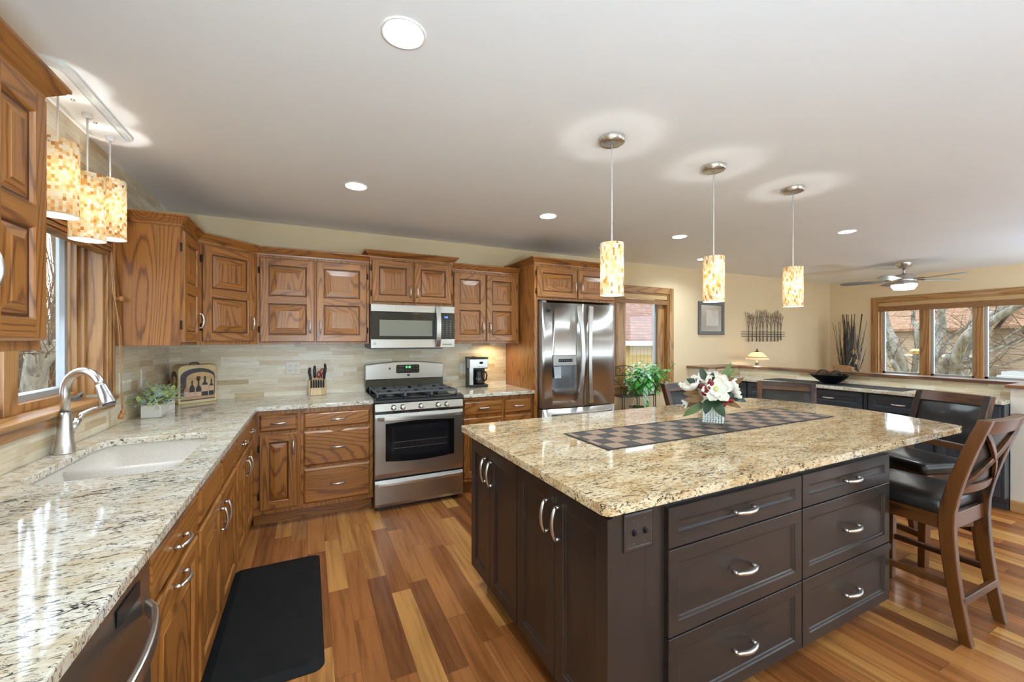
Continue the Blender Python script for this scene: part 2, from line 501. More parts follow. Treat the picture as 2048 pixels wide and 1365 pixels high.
def copy_tree(o, parent=None):
    c = o.copy(); COL.objects.link(c)
    if parent: c.parent = parent
    for ch in list(o.children): copy_tree(ch, c)
    return c

def dup(o, loc, rotz, label, group=None):
    c = copy_tree(o)
    c.location = loc; c.rotation_euler = (0, 0, rotz); c['label'] = label
    if group: c['group'] = group
    return c

def rrect(x0, x1, y0, y1, r, seg=5):
    pts = []
    for cx, cy, a in ((x1 - r, y0 + r, -90), (x1 - r, y1 - r, 0), (x0 + r, y1 - r, 90), (x0 + r, y0 + r, 180)):
        for k in range(seg + 1):
            t = R(a + 90 * k / seg)
            pts.append((cx + r * math.cos(t), cy + r * math.sin(t)))
    return pts

# ------------------------------------------------------------------ room shell
def wall_with_hole(axis, pos, thick, a0, a1, holes, name, mats, z1=CEIL):
    """axis 'x': wall in a plane of constant x spanning a = y; holes = (a0, a1, z0, z1). One mesh."""
    mb = MB()
    def bx(u0, u1, za, zb):
        p0, p1 = min(pos, pos + thick), max(pos, pos + thick)
        if axis == 'x': mb.box(p0, p1, u0, u1, za, zb)
        else: mb.box(u0, u1, p0, p1, za, zb)
    cuts = sorted(holes)
    u = a0
    for h0, h1, zb, zt in cuts:
        bx(u, h0, 0, z1)
        if zb > 0: bx(h0, h1, 0, zb)
        bx(h0, h1, zt, z1)
        u = h1
    bx(u, a1, 0, z1)
    return struct(name, mb, mats)

struct('floor', MB().box(WX - 0.15, RX + 0.15, FY - 0.15, BY + 0.15, -0.06, 0), FLOORM)
CANS = [(0.28, 1.377), (0.277, 2.88), (1.75, 2.88), (3.25, 2.88), (4.418, 3.55), (4.502, 2.055), (1.75, -0.3), (4.4, -0.3)]
def holed_slab(me, poly, holes, z0, z1):
    bm = bmesh.new()
    es = []
    for lp in [poly] + holes:
        vs = [bm.verts.new((x, y, z0)) for x, y in lp]
        es += [bm.edges.new((vs[i], vs[(i + 1) % len(vs)])) for i in range(len(vs))]
    r_ = bmesh.ops.triangle_fill(bm, use_beauty=True, edges=es)
    faces = [f for f in r_['geom'] if isinstance(f, bmesh.types.BMFace)]
    ex = bmesh.ops.extrude_face_region(bm, geom=faces)
    bmesh.ops.translate(bm, verts=[v for v in ex['geom'] if isinstance(v, bmesh.types.BMVert)], vec=(0, 0, z1 - z0))
    bmesh.ops.recalc_face_normals(bm, faces=bm.faces)
    return bm
me = bpy.data.meshes.new('ceiling')
bm = holed_slab(me, [(WX - 0.15, FY - 0.15), (RX + 0.15, FY - 0.15), (RX + 0.15, BY + 0.15), (WX - 0.15, BY + 0.15)],
                [[(x + 0.069 * math.cos(2 * PI * k / 32), y + 0.069 * math.sin(2 * PI * k / 32)) for k in range(32)] for x, y in CANS], CEIL, CEIL + 0.09)
bm.to_mesh(me); bm.free(); me.materials.append(CEILP)
o = bpy.data.objects.new('ceiling', me); COL.objects.link(o); o['kind'] = 'structure'
wall_with_hole('x', WX, -0.15, FY - 0.15, BY + 0.15, [(1.745, 2.945, 1.065, 1.99)], 'wall_left', TILE_Y)
wall_with_hole('y', BY, 0.15, WX, RX, [(3.28, 4.42, 0.76, 2.0)], 'wall_back', WALLP)
wall_with_hole('x', RX, 0.15, FY - 0.15, BY + 0.15, [(1.68, 3.42, 0.80, 2.0), (-2.4, 0.4, 0.05, 2.1)], 'wall_right', WALLP)
wall_with_hole('y', FY, -0.15, WX, RX, [(5.0, 7.6, 0.80, 2.05)], 'wall_front', WALLP)
# stone strip facing on the back wall between counter and wall cabinets
struct('trim_1', MB().box(WX, 1.945, BY - 0.008, BY, CT - 0.02, 1.40), TILE_X)

# half wall round the peninsula, its wooden cap and base board
mb = MB()
mb.box(5.42, 5.58, 1.19, BY, 0, 0.985).box(4.79, 5.42, 3.77, BY, 0, 0.985).box(5.06, 5.58, 0.98, 1.19, 0, 0.985)
struct('wall_peninsula', mb, WALLW)
mb = MB().box(5.412, 5.42, 1.19, 3.77, CT - 0.02, 0.985).box(4.93, 5.412, 3.762, 3.77, CT - 0.02, 0.985, 1)
struct('trim_2', mb, [TILE_Y, TILE_X])
mb = MB().box(5.385, 5.62, 0.95, BY, 0.985, 1.012).box(4.76, 5.385, 3.735, BY, 0.985, 1.012).box(5.03, 5.385, 0.95, 1.215, 0.985, 1.012)
struct('trim_3', mb, CAPW, bevel=0.004)
LBASE = wood('base_board_wood', srgb(190, 146, 96), srgb(212, 172, 122), srgb(220, 182, 134), 'y', 3, 6, 0.4, 0.2)
struct('baseboard_peninsula', MB().box(5.046, 5.06, 0.966, 1.19, 0, 0.09).box(5.046, 5.58, 0.966, 0.98, 0, 0.09), LBASE, bevel=0.003)
struct('baseboard_back', MB().box(3.0, 4.79, BY - 0.014, BY, 0, 0.10).box(5.58, RX, BY - 0.014, BY, 0, 0.10), TRIMX, bevel=0.003)
struct('baseboard_right', MB().box(RX - 0.014, RX, 0.45, BY - 0.014, 0, 0.10), TRIMH, bevel=0.003)
struct('baseboard_front', MB().box(WX, 5.0, FY, FY + 0.014, 0, 0.10).box(5.0, RX, FY, FY + 0.014, 0, 0.10), TRIMX, bevel=0.003)

# ------------------------------------------------------------------ windows
BAMBOO = N('bamboo_shade'); _b = BAMBOO
_v = _b.obj(False)
_s = _b.noise(_b.map(_v, (0.02, 0.02, 1)), 420, 2, 0.6); _s2 = _b.noise(_v, 40, 3)
_b.bump(_s, 0.4, 0.002)
BAMBOO = _b.set(_b.mix(_b.ramp(_s, [(0.3, srgb(100, 66, 34)), (0.6, srgb(166, 118, 70))]), _b.ramp(_s2, [(0.3, (0.85,) * 3), (0.7, (1.1,) * 3)]), 1.0, 'MULTIPLY'), 0.5)
BAMBOO_L = plain('bamboo_valance', srgb(196, 158, 106), 0.5, var=0.08, scale=80)
CORD = plain('tan_cord', srgb(176, 132, 92), 0.7)
KNOBW = plain('turned_wood', srgb(168, 112, 62), 0.4)

# window_1: casement over the sink, in the left wall (glass lies beyond the wall face)
w1 = struct('window_1', MB().box(WX - 0.15, WX, 2.945 - 0.018, 2.945, 1.085, 1.99)
            .box(WX - 0.15, WX, 1.745, 1.763, 1.085, 1.99).box(WX - 0.15, WX, 1.763, 2.927, 1.972, 1.99), TRIMW)
struct('window_sill', MB().box(WX - 0.15, WX + 0.035, 1.62, 3.03, 1.045, 1.068), TRIMH, w1, bevel=0.006)
struct('window_apron', MB().box(WX, WX + 0.018, 1.655, 3.03, 1.0, 1.045), TRIMH, w1, bevel=0.003)
mb = MB()
for y0, y1 in ((2.945, 3.03), (1.66, 1.745)):
    mb.box(WX, WX + 0.016, y0, y1, 1.068, 2.07)
    mb.box(WX + 0.016, WX + 0.022, y0 + 0.008, y0 + 0.03, 1.068, 2.07).box(WX + 0.016, WX + 0.022, y1 - 0.03, y1 - 0.008, 1.068, 2.07)
mb.box(WX, WX + 0.018, 1.745, 2.945, 1.99, 2.07)
struct('window_casing', mb, TRIMW, w1, bevel=0.003)
mb = MB()
for y0, y1 in ((2.905, 2.927), (2.885, 2.905), (1.763, 1.805)):
    mb.box(WX - 0.11 + (0.02 if y1 > 2.91 else 0), WX - 0.085 + (0.02 if y1 > 2.91 else 0), y0, y1, 1.068, 1.972)
mb.box(WX - 0.145, WX - 0.075, 2.30, 2.39, 1.068, 1.972)
mb.box(WX - 0.145, WX - 0.085, 1.805, 2.885, 1.068, 1.105).box(WX - 0.145, WX - 0.085, 1.805, 2.885, 1.93, 1.972)
struct('window_frame', mb, TRIMW, w1, bevel=0.003)
for y0, y1 in ((2.39, 2.885), (1.805, 2.30)):
    mb = MB().rings(y0, y1, 1.105, 1.93, [(0, 0), (0.0, 0.03), (0.028, 0.03), (0.034, 0.012), (0.034, 0)], 0, 0, 0, False)
    mb.v = [(WX - 0.15 + y, x, z) for x, y, z in mb.v]
    s = struct('sash', mb, ALU, w1)
    struct('pane', MB().box(WX - 0.138, WX - 0.134, y0 + 0.03, y1 - 0.03, 1.135, 1.90), GLASS, s)
mb = MB().box(WX - 0.085, WX - 0.06, 2.80, 2.87, 1.068, 1.085).tube([(WX - 0.06, 2.86, 1.085), (WX - 0.045, 2.84, 1.10), (WX - 0.04, 2.78, 1.10)], 0.006, 8)
struct('window_crank', mb, GREYSEAL, w1)
# bamboo shade, drawn up
t = thing('bamboo_shade', 'brown bamboo slat shade drawn up at top of sink window', 'window shade', (WX + 0.005, 1.75, 1.83))
mb = MB()
for k in range(9):
    mb.box(-0.03, 0.028 + 0.006 * (k % 2), 0, 1.19, 0.012 * k, 0.012 * k + 0.010)
mb.box(-0.03, 0.03, 0, 1.19, 0.108, 0.15)
build('slats', mb, BAMBOO, t, bevel=0.002)
mb = MB().tube([(0.036, 1.165, 0.01), (0.042, 1.19, -0.25), (0.046, 1.225, -0.42), (0.05, 1.24, -0.7), (0.05, 1.26, -0.84)], 0.0022, 6)
mb.tube([(0.036, 1.155, 0.01), (0.038, 1.17, -0.20), (0.05, 1.235, -0.40), (0.05, 1.24, -0.78), (0.05, 1.25, -0.855)], 0.0022, 6)
build('cord', mb, CORD, t)
mb = MB()
for yy, zz in ((1.26, -0.875), (1.235, -0.892)):
    mb.lathe([(0.003, 0.03), (0.010, 0.024), (0.013, 0.008), (0.012, 0), (0.0005, 0)], (0.05, yy, zz), 12)
build('tassel', mb, KNOBW, t)
# cord cleat knob on the casing
o = build('cord_knob', MB().lathe([(0.001, 0.0), (0.010, 0), (0.010, 0.012), (0.006, 0.016), (0.014, 0.024), (0.016, 0.032), (0.010, 0.04), (0.001, 0.042)], (0, 0, 0), 14), KNOBW)
o.rotation_euler = (0, R(90), 0); o.location = (WX + 0.022, 3.0, 1.60)
tag(o, 'small turned wooden knob on the right casing of the sink window', 'knob')

def window_grid(name, mats, panes, plane, pos, a0, a1, z0, z1, out, casing=0.08):
    """plane 'y': in back wall (varies x); plane 'x': in right wall (varies y). out = +1 outward from room"""
    def bx(mb, u0, u1, d0, d1, za, zb, m=0):
        p, q = sorted((pos + out * d0, pos + out * d1))
        if plane == 'y': mb.box(u0, u1, p, q, za, zb, m)
        else: mb.box(p, q, u0, u1, za, zb, m)
    V, H = mats
    f = MB()
    bx(f, a0, a0 + 0.018, 0, 0.15, z0, z1); bx(f, a1 - 0.018, a1, 0, 0.15, z0, z1)
    w_ = struct(name, f, V)
    f = MB(); bx(f, a0 + 0.018, a1 - 0.018, 0, 0.15, z1 - 0.018, z1); bx(f, a0 - 0.06, a1 + 0.06, -0.03, 0.15, z0, z0 + 0.022)
    struct('window_sill', f, H, w_)
    f = MB()
    bx(f, a0 - casing, a0, -0.018, 0, z0 - 0.06, z1 + casing); bx(f, a1, a1 + casing, -0.018, 0, z0 - 0.06, z1 + casing)
    bx(f, a0, a1, -0.018, 0, z1, z1 + casing, 1); bx(f, a0, a1, -0.016, 0, z0 - 0.08, z0, 1)
    struct('window_casing', f, [V, H], w_, bevel=0.004)
    f = MB()
    for i, (p0, p1) in enumerate(panes):
        if i + 1 < len(panes): bx(f, p1, panes[i + 1][0], 0.045, 0.15, z0 + 0.022, z1 - 0.018)
    bx(f, a0 + 0.018, panes[0][0], 0.06, 0.15, z0 + 0.022, z1 - 0.018); bx(f, panes[-1][1], a1 - 0.018, 0.06, 0.15, z0 + 0.022, z1 - 0.018)
    struct('window_frame', f, V, w_, bevel=0.003)
    for p0, p1 in panes:
        f = MB()
        for u0, u1, za, zb in ((p0, p0 + 0.028, z0 + 0.022, z1 - 0.018), (p1 - 0.028, p1, z0 + 0.022, z1 - 0.018), (p0, p1, z0 + 0.022, z0 + 0.06), (p0, p1, z1 - 0.05, z1 - 0.018)):
            bx(f, u0, u1, 0.10, 0.14, za, zb)
        s_ = struct('sash', f, ALU, w_)
        f = MB(); bx(f, p0 + 0.026, p1 - 0.026, 0.118, 0.122, z0 + 0.05, z1 - 0.045)
        struct('pane', f, GLASS, s_)
    return w_
window_grid('window_2', [TRIMW, TRIMX], [(3.36, 3.545), (3.70, 4.29)], 'y', BY, 3.28, 4.42, 0.76, 2.0, 1)
window_grid('window_3', [TRIMW, TRIMH], [(1.72, 2.235), (2.33, 2.79), (2.90, 3.38)], 'x', RX, 1.68, 3.42, 0.80, 2.0, 1, 0.07)
window_grid('window_4_added', [TRIMW, TRIMH], [(-2.36, -1.03), (-0.97, 0.36)], 'x', RX, -2.4, 0.4, 0.05, 2.1, 1, 0.07)  # unseen window added to let in fill daylight
window_grid('window_5_added', [TRIMW, TRIMX], [(5.06, 6.26), (6.34, 7.54)], 'y', FY, 5.0, 7.6, 0.80, 2.05, -1)  # another unseen window, put behind the camera for fill daylight

def flat_shade(name, label, plane, pos, a0, a1, z0, z1, rail):
    lx = ((a0 + a1) / 2, pos, z0) if plane == 'y' else (pos, (a0 + a1) / 2, z0)
    t = thing(name, label, 'window shade', lx, 0 if plane == 'y' else R(-90))
    h = (a1 - a0) / 2
    mb = MB()
    n = int((z1 - rail - z0) / 0.014)
    for k in range(n):
        mb.box(-h, h, -0.002 * (k % 2), 0.02, k * 0.014, k * 0.014 + 0.0135)
    build('slats', mb, BAMBOO, t)
    build('valance', MB().box(-h, h, 0.004, 0.03, z1 - rail - z0, z1 - z0), BAMBOO_L, t, bevel=0.002)
    build('cord', MB().tube([(-h + 0.02, -0.012, z1 - z0 - 0.03), (-h + 0.02, -0.014, -0.3)], 0.002, 6), CORD, t)
    return t
flat_shade('bamboo_shade', 'brown bamboo shade rolled up in the window beside the fridge', 'y', BY + 0.005, 3.30, 4.40, 1.855, 1.98, 0.06)
flat_shade('bamboo_shade', 'wide brown bamboo shade rolled up in the far right window', 'x', RX + 0.005, 1.70, 3.40, 1.838, 1.98, 0.055)

# ------------------------------------------------------------------ cabinet kit
def handle_mb(x, y, z, vert, L=0.10, proud=0.028, r=0.0052):
    pts, rs = [], []
    for k in range(11):
        t = -1 + 2 * k / 10
        a = t * L / 2
        o = proud * (1 - 0.45 * t * t)
        pts.append((x, y - o, z + a) if vert else (x + a, y - o, z))
        rs.append(r * (1.0 + 0.35 * (1 - t * t)))
    mb = MB().tube(pts, rs, 10)
    for sgn in (-1, 1):
        a = sgn * (L / 2 - 0.004)
        p = (x, z + a) if vert else (x + a, z)
        mb.tube([(p[0], y + 0.0005, p[1]), (p[0], y - proud * 0.6, p[1])], [r * 1.25, r], 10)
    return mb

def hinge_mb(x, y, z):
    mb = MB().tube([(x, y - 0.004, z - 0.026), (x, y - 0.004, z + 0.026)], 0.0045, 8)
    mb.box(x - 0.008, x + 0.008, y - 0.003, y, z - 0.022, z + 0.022)
    return mb

def raised_door(x0, x1, z0, z1, splits=(), t=0.02, stile=0.055, rail=0.055):
    """oak frame and raised panels. materials 0 vertical, 1 horizontal, 2 groove"""
    mb = MB()
    y = -t
    mb.rings(x0, x1, z0, z1, [(0, 0), (0, y + 0.006), (0.006, y)], 0, 1, cap=False)
    a0, a1, b0, b1 = x0 + 0.006, x1 - 0.006, z0 + 0.006, z1 - 0.006
    ox0, ox1 = x0 + stile, x1 - stile
    zs = [z0 + rail] + [v for s in splits for v in (s - rail / 2, s + rail / 2)] + [z1 - rail]
    mb.quad((a0, y, b0), (ox0, y, b0), (ox0, y, b1), (a0, y, b1), 0)
    mb.quad((ox1, y, b0), (a1, y, b0), (a1, y, b1), (ox1, y, b1), 0)
    edges = [b0] + zs + [b1]
    for i in range(0, len(edges), 2):
        mb.quad((ox0, y, edges[i]), (ox1, y, edges[i]), (ox1, y, edges[i + 1]), (ox0, y, edges[i + 1]), 1)
    for i in range(0, len(zs), 2):
        p0, p1 = zs[i], zs[i + 1]
        bev = min(0.042, (ox1 - ox0) * 0.2, (p1 - p0) * 0.22)
        mb.rings(ox0, ox1, p0, p1, [(0, y), (0.004, y + 0.003), (0.007, y + 0.010)], 0, 1, cap=False)
        mb.rings(ox0, ox1, p0, p1, [(0.007, y + 0.010), (0.0145, y + 0.0105)], 2, 2, cap=False)
        mb.rings(ox0, ox1, p0, p1, [(0.0145, y + 0.0105), (0.0145 + bev, y + 0.003), (0.016 + bev, y + 0.0015)], 0, 1, 0)
    return mb

def slab_drawer(x0, x1, z0, z1, t=0.02):
    y = -t
    return MB().rings(x0, x1, z0, z1, [(0, 0), (0, y + 0.011), (0.003, y + 0.009), (0.014, y)], 1, 1, 1)

def shaker_door(x0, x1, z0, z1, t=0.02, stile=0.05):
    y = -t
    mb = MB().rings(x0, x1, z0, z1, [(0, 0), (0, y + 0.0015), (0.0015, y), (stile, y)], 0, 1, cap=False)
    mb.rings(x0, x1, z0, z1, [(stile, y), (stile + 0.003, y + 0.004), (stile + 0.010, y + 0.0055), (stile + 0.013, y + 0.009)], 0, 1, 0)
    return mb

def cabinet(name, label, loc, rot, w_, depth, z0, z1, fronts, style='oak', group=None, toe=0.0, cat='cabinet', carcass=None, hl=0.10):
    """local frame: x along the front, y into the cabinet, front face at y = 0"""
    t = thing(name, label, cat, loc, rot, group)
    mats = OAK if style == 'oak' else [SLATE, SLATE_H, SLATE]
    mb = MB()
    if toe:
        mb.box(0, w_, 0, depth, z0 + toe, z1).box(0, w_, 0.08, depth, z0, z0 + toe, 1)
    else:
        mb.box(0, w_, 0, depth, z0, z1)
    if carcass: carcass(mb)
    build('body', mb, mats, t, bevel=0.0015, bseg=1)
    for f in fronts:
        k = f['k']
        x0, x1, a, b = f['r']
        if k == 'door':
            m_ = raised_door(x0, x1, a, b, f.get('split', ())) if style == 'oak' else shaker_door(x0, x1, a, b)
            d = build('door', m_, [mats[0], mats[1], OAK_DARK] if style == 'oak' else mats, t)
        else:
            m_ = slab_drawer(x0, x1, a, b) if style == 'oak' else shaker_door(x0, x1, a, b, stile=0.045)
            d = build('drawer' if k == 'drawer' else 'false_front', m_, [mats[1], mats[1]] if style == 'oak' else [mats[1], mats[1], mats[1]], t)
        if 'h' in f:
            hx, hz, vert = f['h']
            build('handle', handle_mb(hx, -0.02, hz, vert, hl), NICKEL, d)
        if 'hinge' in f:
            hx = x0 - 0.006 if f['hinge'] == 'l' else x1 + 0.006
            ins = min(0.10, (b - a) * 0.2)
            for hz in (a + ins, b - ins):
                build('hinge', hinge_mb(hx, 0, hz), BRONZE, d)
    return t

CROWN = [(0, 0), (0.006, 0.0), (0.008, 0.012), (0.016, 0.020), (0.030, 0.034), (0.037, 0.040), (0.040, 0.046), (0.047, 0.050), (0.047, 0.060), (0, 0.060)]
def crown(parent, path, z):
    mb = MB().sweep(CROWN, [(x, y, z) for x, y in path])
    return build('crown_moulding', mb, OAK_H, parent)

DOOR = lambda x0, x1, a, b, h=None, hinge=None, split=(): dict([('k', 'door'), ('r', (x0, x1, a, b)), ('split', split)] + ([('h', h)] if h else []) + ([('hinge', hinge)] if hinge else []))
DRW = lambda x0, x1, a, b, h=True: dict([('k', 'drawer'), ('r', (x0, x1, a, b))] + ([('h', ((x0 + x1) / 2, (a + b) / 2, False))] if h else []))
FALSE = lambda x0, x1, a, b: {'k': 'false', 'r': (x0, x1, a, b)}

# --- base run under the window: front face X = -0.37, local x = +Y
LF = -0.37
def open_top(mb):
    mb.v, mb.f, mb.m, mb.s = [], [], [], []
    w_ = 0.86
    mb.box(0, w_, 0.0, 0.02, 0.10, 0.857).box(0, 0.018, 0.02, 0.608, 0.10, 0.857).box(w_ - 0.002, w_, 0.02, 0.608, 0.10, 0.857).box(0.018, w_ - 0.018, 0.02, 0.608, 0.10, 0.12).box(0, w_, 0.08, 0.608, 0, 0.10)
def left_base(y0, y1, fronts, label, **kw):
    for f in fronts:
        x0, x1, a, b = f['r']; f['r'] = (x0 - y0, x1 - y0, a, b)
        if 'h' in f: f['h'] = (f['h'][0] - y0, f['h'][1], f['h'][2])
    return cabinet('base_cabinet', label, (LF, y0, 0), R(90), y1 - y0, 0.608, 0, 0.857, fronts, toe=0.10, group='oak base cabinets under the window', **kw)
left_base(0.15, 0.685, [DRW(0.17, 0.67, 0.70, 0.84), DOOR(0.17, 0.67, 0.13, 0.685, (0.63, 0.60, True), 'l')], 'oak base cabinet nearest the camera, left of the dishwasher')
left_base(1.292, 1.812, [DRW(1.30, 1.795, 0.70, 0.835), DOOR(1.30, 1.795, 0.13, 0.682, (1.545, 0.655, False), 'r')], 'oak base cabinet with one drawer and one door right of the dishwasher')
left_base(1.812, 2.672, [FALSE(1.83, 2.225, 0.70, 0.835), FALSE(2.245, 2.655, 0.70, 0.835), DOOR(1.83, 2.232, 0.13, 0.682, (2.19, 0.58, True), 'l'), DOOR(2.238, 2.655, 0.13, 0.682, (2.28, 0.58, True), 'r')], 'oak sink base cabinet with two doors below the sink', carcass=open_top)
left_base(2.672, 3.455, [DRW(2.685, 3.03, 0.70, 0.835), DRW(3.05, 3.38, 0.70, 0.835), DOOR(2.685, 3.03, 0.13, 0.682, (2.99, 0.58, True), 'l'), DOOR(3.05, 3.38, 0.13, 0.682, (3.09, 0.58, True), 'r')], 'oak base cabinet with two drawers and two doors by inner corner')
# dishwasher
t = thing('dishwasher', 'stainless dishwasher with curved bar handle under the left counter', 'dishwasher', (LF, 0.69, 0), R(90))
build('body', MB().box(0.002, 0.598, 0.0, 0.57, 0.10, 0.855).box(0.02, 0.58, 0.06, 0.5, 0, 0.10), DARKSTEEL, t)
d = build('door', MB().extr([(0.0, 0.115), (-0.022, 0.118), (-0.026, 0.5), (-0.022, 0.842), (0.0, 0.845)], 'x', 0.004, 0.596), STEEL, t, bevel=0.002)
mb = MB()
pts = [(0.045 + 0.51 * k / 14, -0.03 - 0.055 * math.sin(PI * k / 14) ** 0.6, 0.745) for k in range(15)]
mb.bar(pts, 0.014, 0.034)
build('handle', mb, NICKEL, d, bevel=0.004)
build('vent', MB().box(0.40, 0.52, -0.0265, -0.0245, 0.79, 0.825), BLACKPLASTIC, d)

# --- base run on the back wall: front face Y = 3.475
BF = 3.475
def back_base(x0, x1, fronts, label, **kw):
    for f in fronts:
        u0, u1, a, b = f['r']; f['r'] = (u0 - x0, u1 - x0, a, b)
        if 'h' in f: f['h'] = (f['h'][0] - x0, f['h'][1], f['h'][2])
    return cabinet('base_cabinet', label, (x0, BF, 0), 0, x1 - x0, 0.615, 0, 0.857, fronts, toe=0.10, group='oak base cabinets on the back wall', **kw)
back_base(-0.368, -0.055, [DRW(-0.322, -0.076, 0.703, 0.826), DOOR(-0.322, -0.078, 0.135, 0.682, (-0.104, 0.58, True), 'l')], 'narrow oak base cabinet with one drawer and door beside inner corner')
back_base(-0.055, 0.462, [DRW(-0.038, 0.440, 0.704, 0.822), DRW(-0.038, 0.440, 0.418, 0.680), DRW(-0.038, 0.440, 0.135, 0.400)], 'oak three drawer base cabinet just left of the range')
t = back_base(1.205, 1.628, [DRW(1.228, 1.610, 0.695, 0.822), DOOR(1.228, 1.610, 0.135, 0.668, (1.57, 0.58, True), 'l')], 'oak base cabinet with a drawer just right of the range')
build('cutting_board', MB().box(0.02, 0.40, -0.018, 0.02, 0.834, 0.852), OAK_H, t, bevel=0.002)
back_base(1.628, 1.943, [DRW(1.642, 1.916, 0.690, 0.818), DRW(1.642, 1.916, 0.42, 0.670), DRW(1.642, 1.916, 0.135, 0.40)], 'small oak drawer cabinet beside the fridge side panel')

# --- granite worktops
def slab(name, poly, label, mat, z0=CT - 0.031, z1=CT, hole=None):
    me = bpy.data.meshes.new(name)
    bm = holed_slab(me, poly, [hole] if hole else [], z0, z1)
    bm.to_mesh(me); bm.free()
    me.materials.append(mat)
    o = bpy.data.objects.new(name, me); COL.objects.link(o)
    md = o.modifiers.new('edge', 'BEVEL'); md.width = 0.004; md.segments = 2; md.limit_method = 'ANGLE'; md.angle_limit = R(50)
    return tag(o, label, 'countertop')

SINK = rrect(-0.885, -0.450, 1.935, 2.648, 0.09, 6)
slab('granite_countertop', [(WX + 0.002, 0.10), (-0.335, 0.10), (-0.335, 3.44), (0.462, 3.44), (0.462, BY - 0.009), (WX + 0.002, BY - 0.009)],
     'long L-shaped speckled granite countertop running under window and to range', GRAN, hole=SINK)
slab('granite_countertop', [(1.203, 3.44), (1.943, 3.44), (1.943, BY - 0.009), (1.203, BY - 0.009)],
     'short granite countertop between range and fridge', GRAN)
isl = [(0.765, 0.955)]
isl = [(0.765 + 0.03 * (1 - math.cos(R(a))), 0.94 + 0.03 * (1 - math.sin(R(a)))) for a in range(0, 91, 15)]
for k in range(1, 20):
    s_ = k / 20
isl += [(3.24, 0.94), (3.285, 0.95), (3.305, 0.975)]
for k in range(1, 14):
    s_ = k / 14
    isl.append((3.305 + 0.15 * math.sin(PI * s_) + 0.02 * s_, 0.975 + 1.2 * s_))
isl += [(3.30, 2.20), (3.25, 2.215), (0.80, 2.215), (0.77, 2.205), (0.765, 2.18)]
slab('island_countertop', isl, 'large speckled tan granite island top with bowed right end', GRAN_I)
slab('granite_countertop', [(4.905, 1.192), (5.411, 1.192), (5.411, 3.761), (4.905, 3.761)], 'narrow granite top on dark peninsula cabinets', GRAN)

# undermount sink
SINKM = N('composite_sink'); _v = SINKM.obj(False)
SINKM = SINKM.set(SINKM.ramp(SINKM.noise(_v, 420, 3, 0.8), [(0.32, srgb(150, 140, 128)), (0.42, srgb(216, 208, 198)), (0.6, srgb(228, 222, 214)), (0.75, srgb(240, 236, 230))]), 0.45)
t = thing('sink', 'pale speckled double bowl undermount sink below window', 'sink', (-0.665, 2.32, 0.66))
mb = MB()
o_ = rrect(-0.232, 0.222, -0.395, 0.338, 0.09, 6); i_ = rrect(-0.19, 0.18, -0.36, 0.305, 0.07, 6); n = len(o_)
vs = [(x, y, 0.196) for x, y in o_] + [(x, y, 0.03) for x, y in i_] + [(x * 0.9, y * 0.9, 0.012) for x, y in i_]
mb.add(vs, [(i, (i + 1) % n, n + (i + 1) % n, n + i) for i in range(n)] + [(n + i, n + (i + 1) % n, 2 * n + (i + 1) % n, 2 * n + i) for i in range(n)], 0, True)
mb.add(vs[2 * n:], [tuple(range(n))], 0)
build('basin', mb, SINKM, t)
build('divider', MB().extr([(-0.048, 0.01), (0.0, 0.01), (-0.012, 0.166), (-0.024, 0.175), (-0.036, 0.166)], 'x', -0.226, 0.216, 0, True), SINKM, t)
for yy in (-0.21, 0.16):
    build('drain', MB().lathe([(0.045, 0.0), (0.042, 0.003), (0.03, 0.001), (0.0005, -0.002)], (0, yy, 0.014), 20), STEEL, t)

# faucet
t = thing('faucet', 'brushed nickel pull-down gooseneck faucet behind the sink', 'faucet', (-0.935, 2.42, CT))
build('body', MB().lathe([(0.0005, 0.0), (0.036, 0.0), (0.036, 0.004), (0.034, 0.008), (0.029, 0.05), (0.024, 0.11), (0.021, 0.165), (0.019, 0.172), (0.0175, 0.175)], (0, 0, 0), 24), NICKEL, t)
dx, dy = math.cos(R(-30)), math.sin(R(-30))
arc = [(0, 0, 0.172), (0, 0, 0.25)]
for k in range(0, 15):
    a = PI - k / 14 * R(160)
    arc.append((dx * (0.085 + 0.085 * math.cos(a)), dy * (0.085 + 0.085 * math.cos(a)), 0.262 + 0.088 * math.sin(a)))
build('spout', MB().tube(arc, [0.0165] * len(arc), 14), NICKEL, t)
e = Vector(arc[-1]); tg = (e - Vector(arc[-2])).normalized()
hp = [e + tg * s for s in (-0.002, 0.006, 0.05, 0.085, 0.088)]
h_ = build('spray_head', MB().tube(hp, [0.0175, 0.0185, 0.024, 0.030, 0.029], 16), NICKEL, t)
build('spray_face', MB().tube([hp[-1] - tg * 0.002, hp[-1] + tg * 0.004], [0.024, 0.022], 16), DARKSTEEL, h_)
lv = build('lever', MB().tube([(0.012, 0.022, 0.085), (0.022, 0.05, 0.135)], [0.013, 0.015], 12).tube([(0.022, 0.05, 0.13), (0.03, 0.062, 0.152), (0.055, 0.10, 0.172), (0.085, 0.14, 0.175)], [0.012, 0.010, 0.007, 0.006], 10), NICKEL, t)

# ------------------------------------------------------------------ wall cabinets
UD = 0.325
# near-left cabinet on the window wall
t = cabinet('wall_cabinet', 'tall oak wall cabinet cut off at left edge of view', (-0.67, 1.075, 0), R(90), 0.53, 0.314, 1.342, 2.04,
            [DOOR(0.015, 0.262, 1.369, 2.034, (0.23, 1.47, True), 'l', (1.70,)), DOOR(0.27, 0.518, 1.369, 2.034, (0.264, 1.53, True), 'r', (1.70,))], group=None)
crown(t, [(0, 0.314), (0, 0), (0.53, 0), (0.53, 0.314)], 2.04)
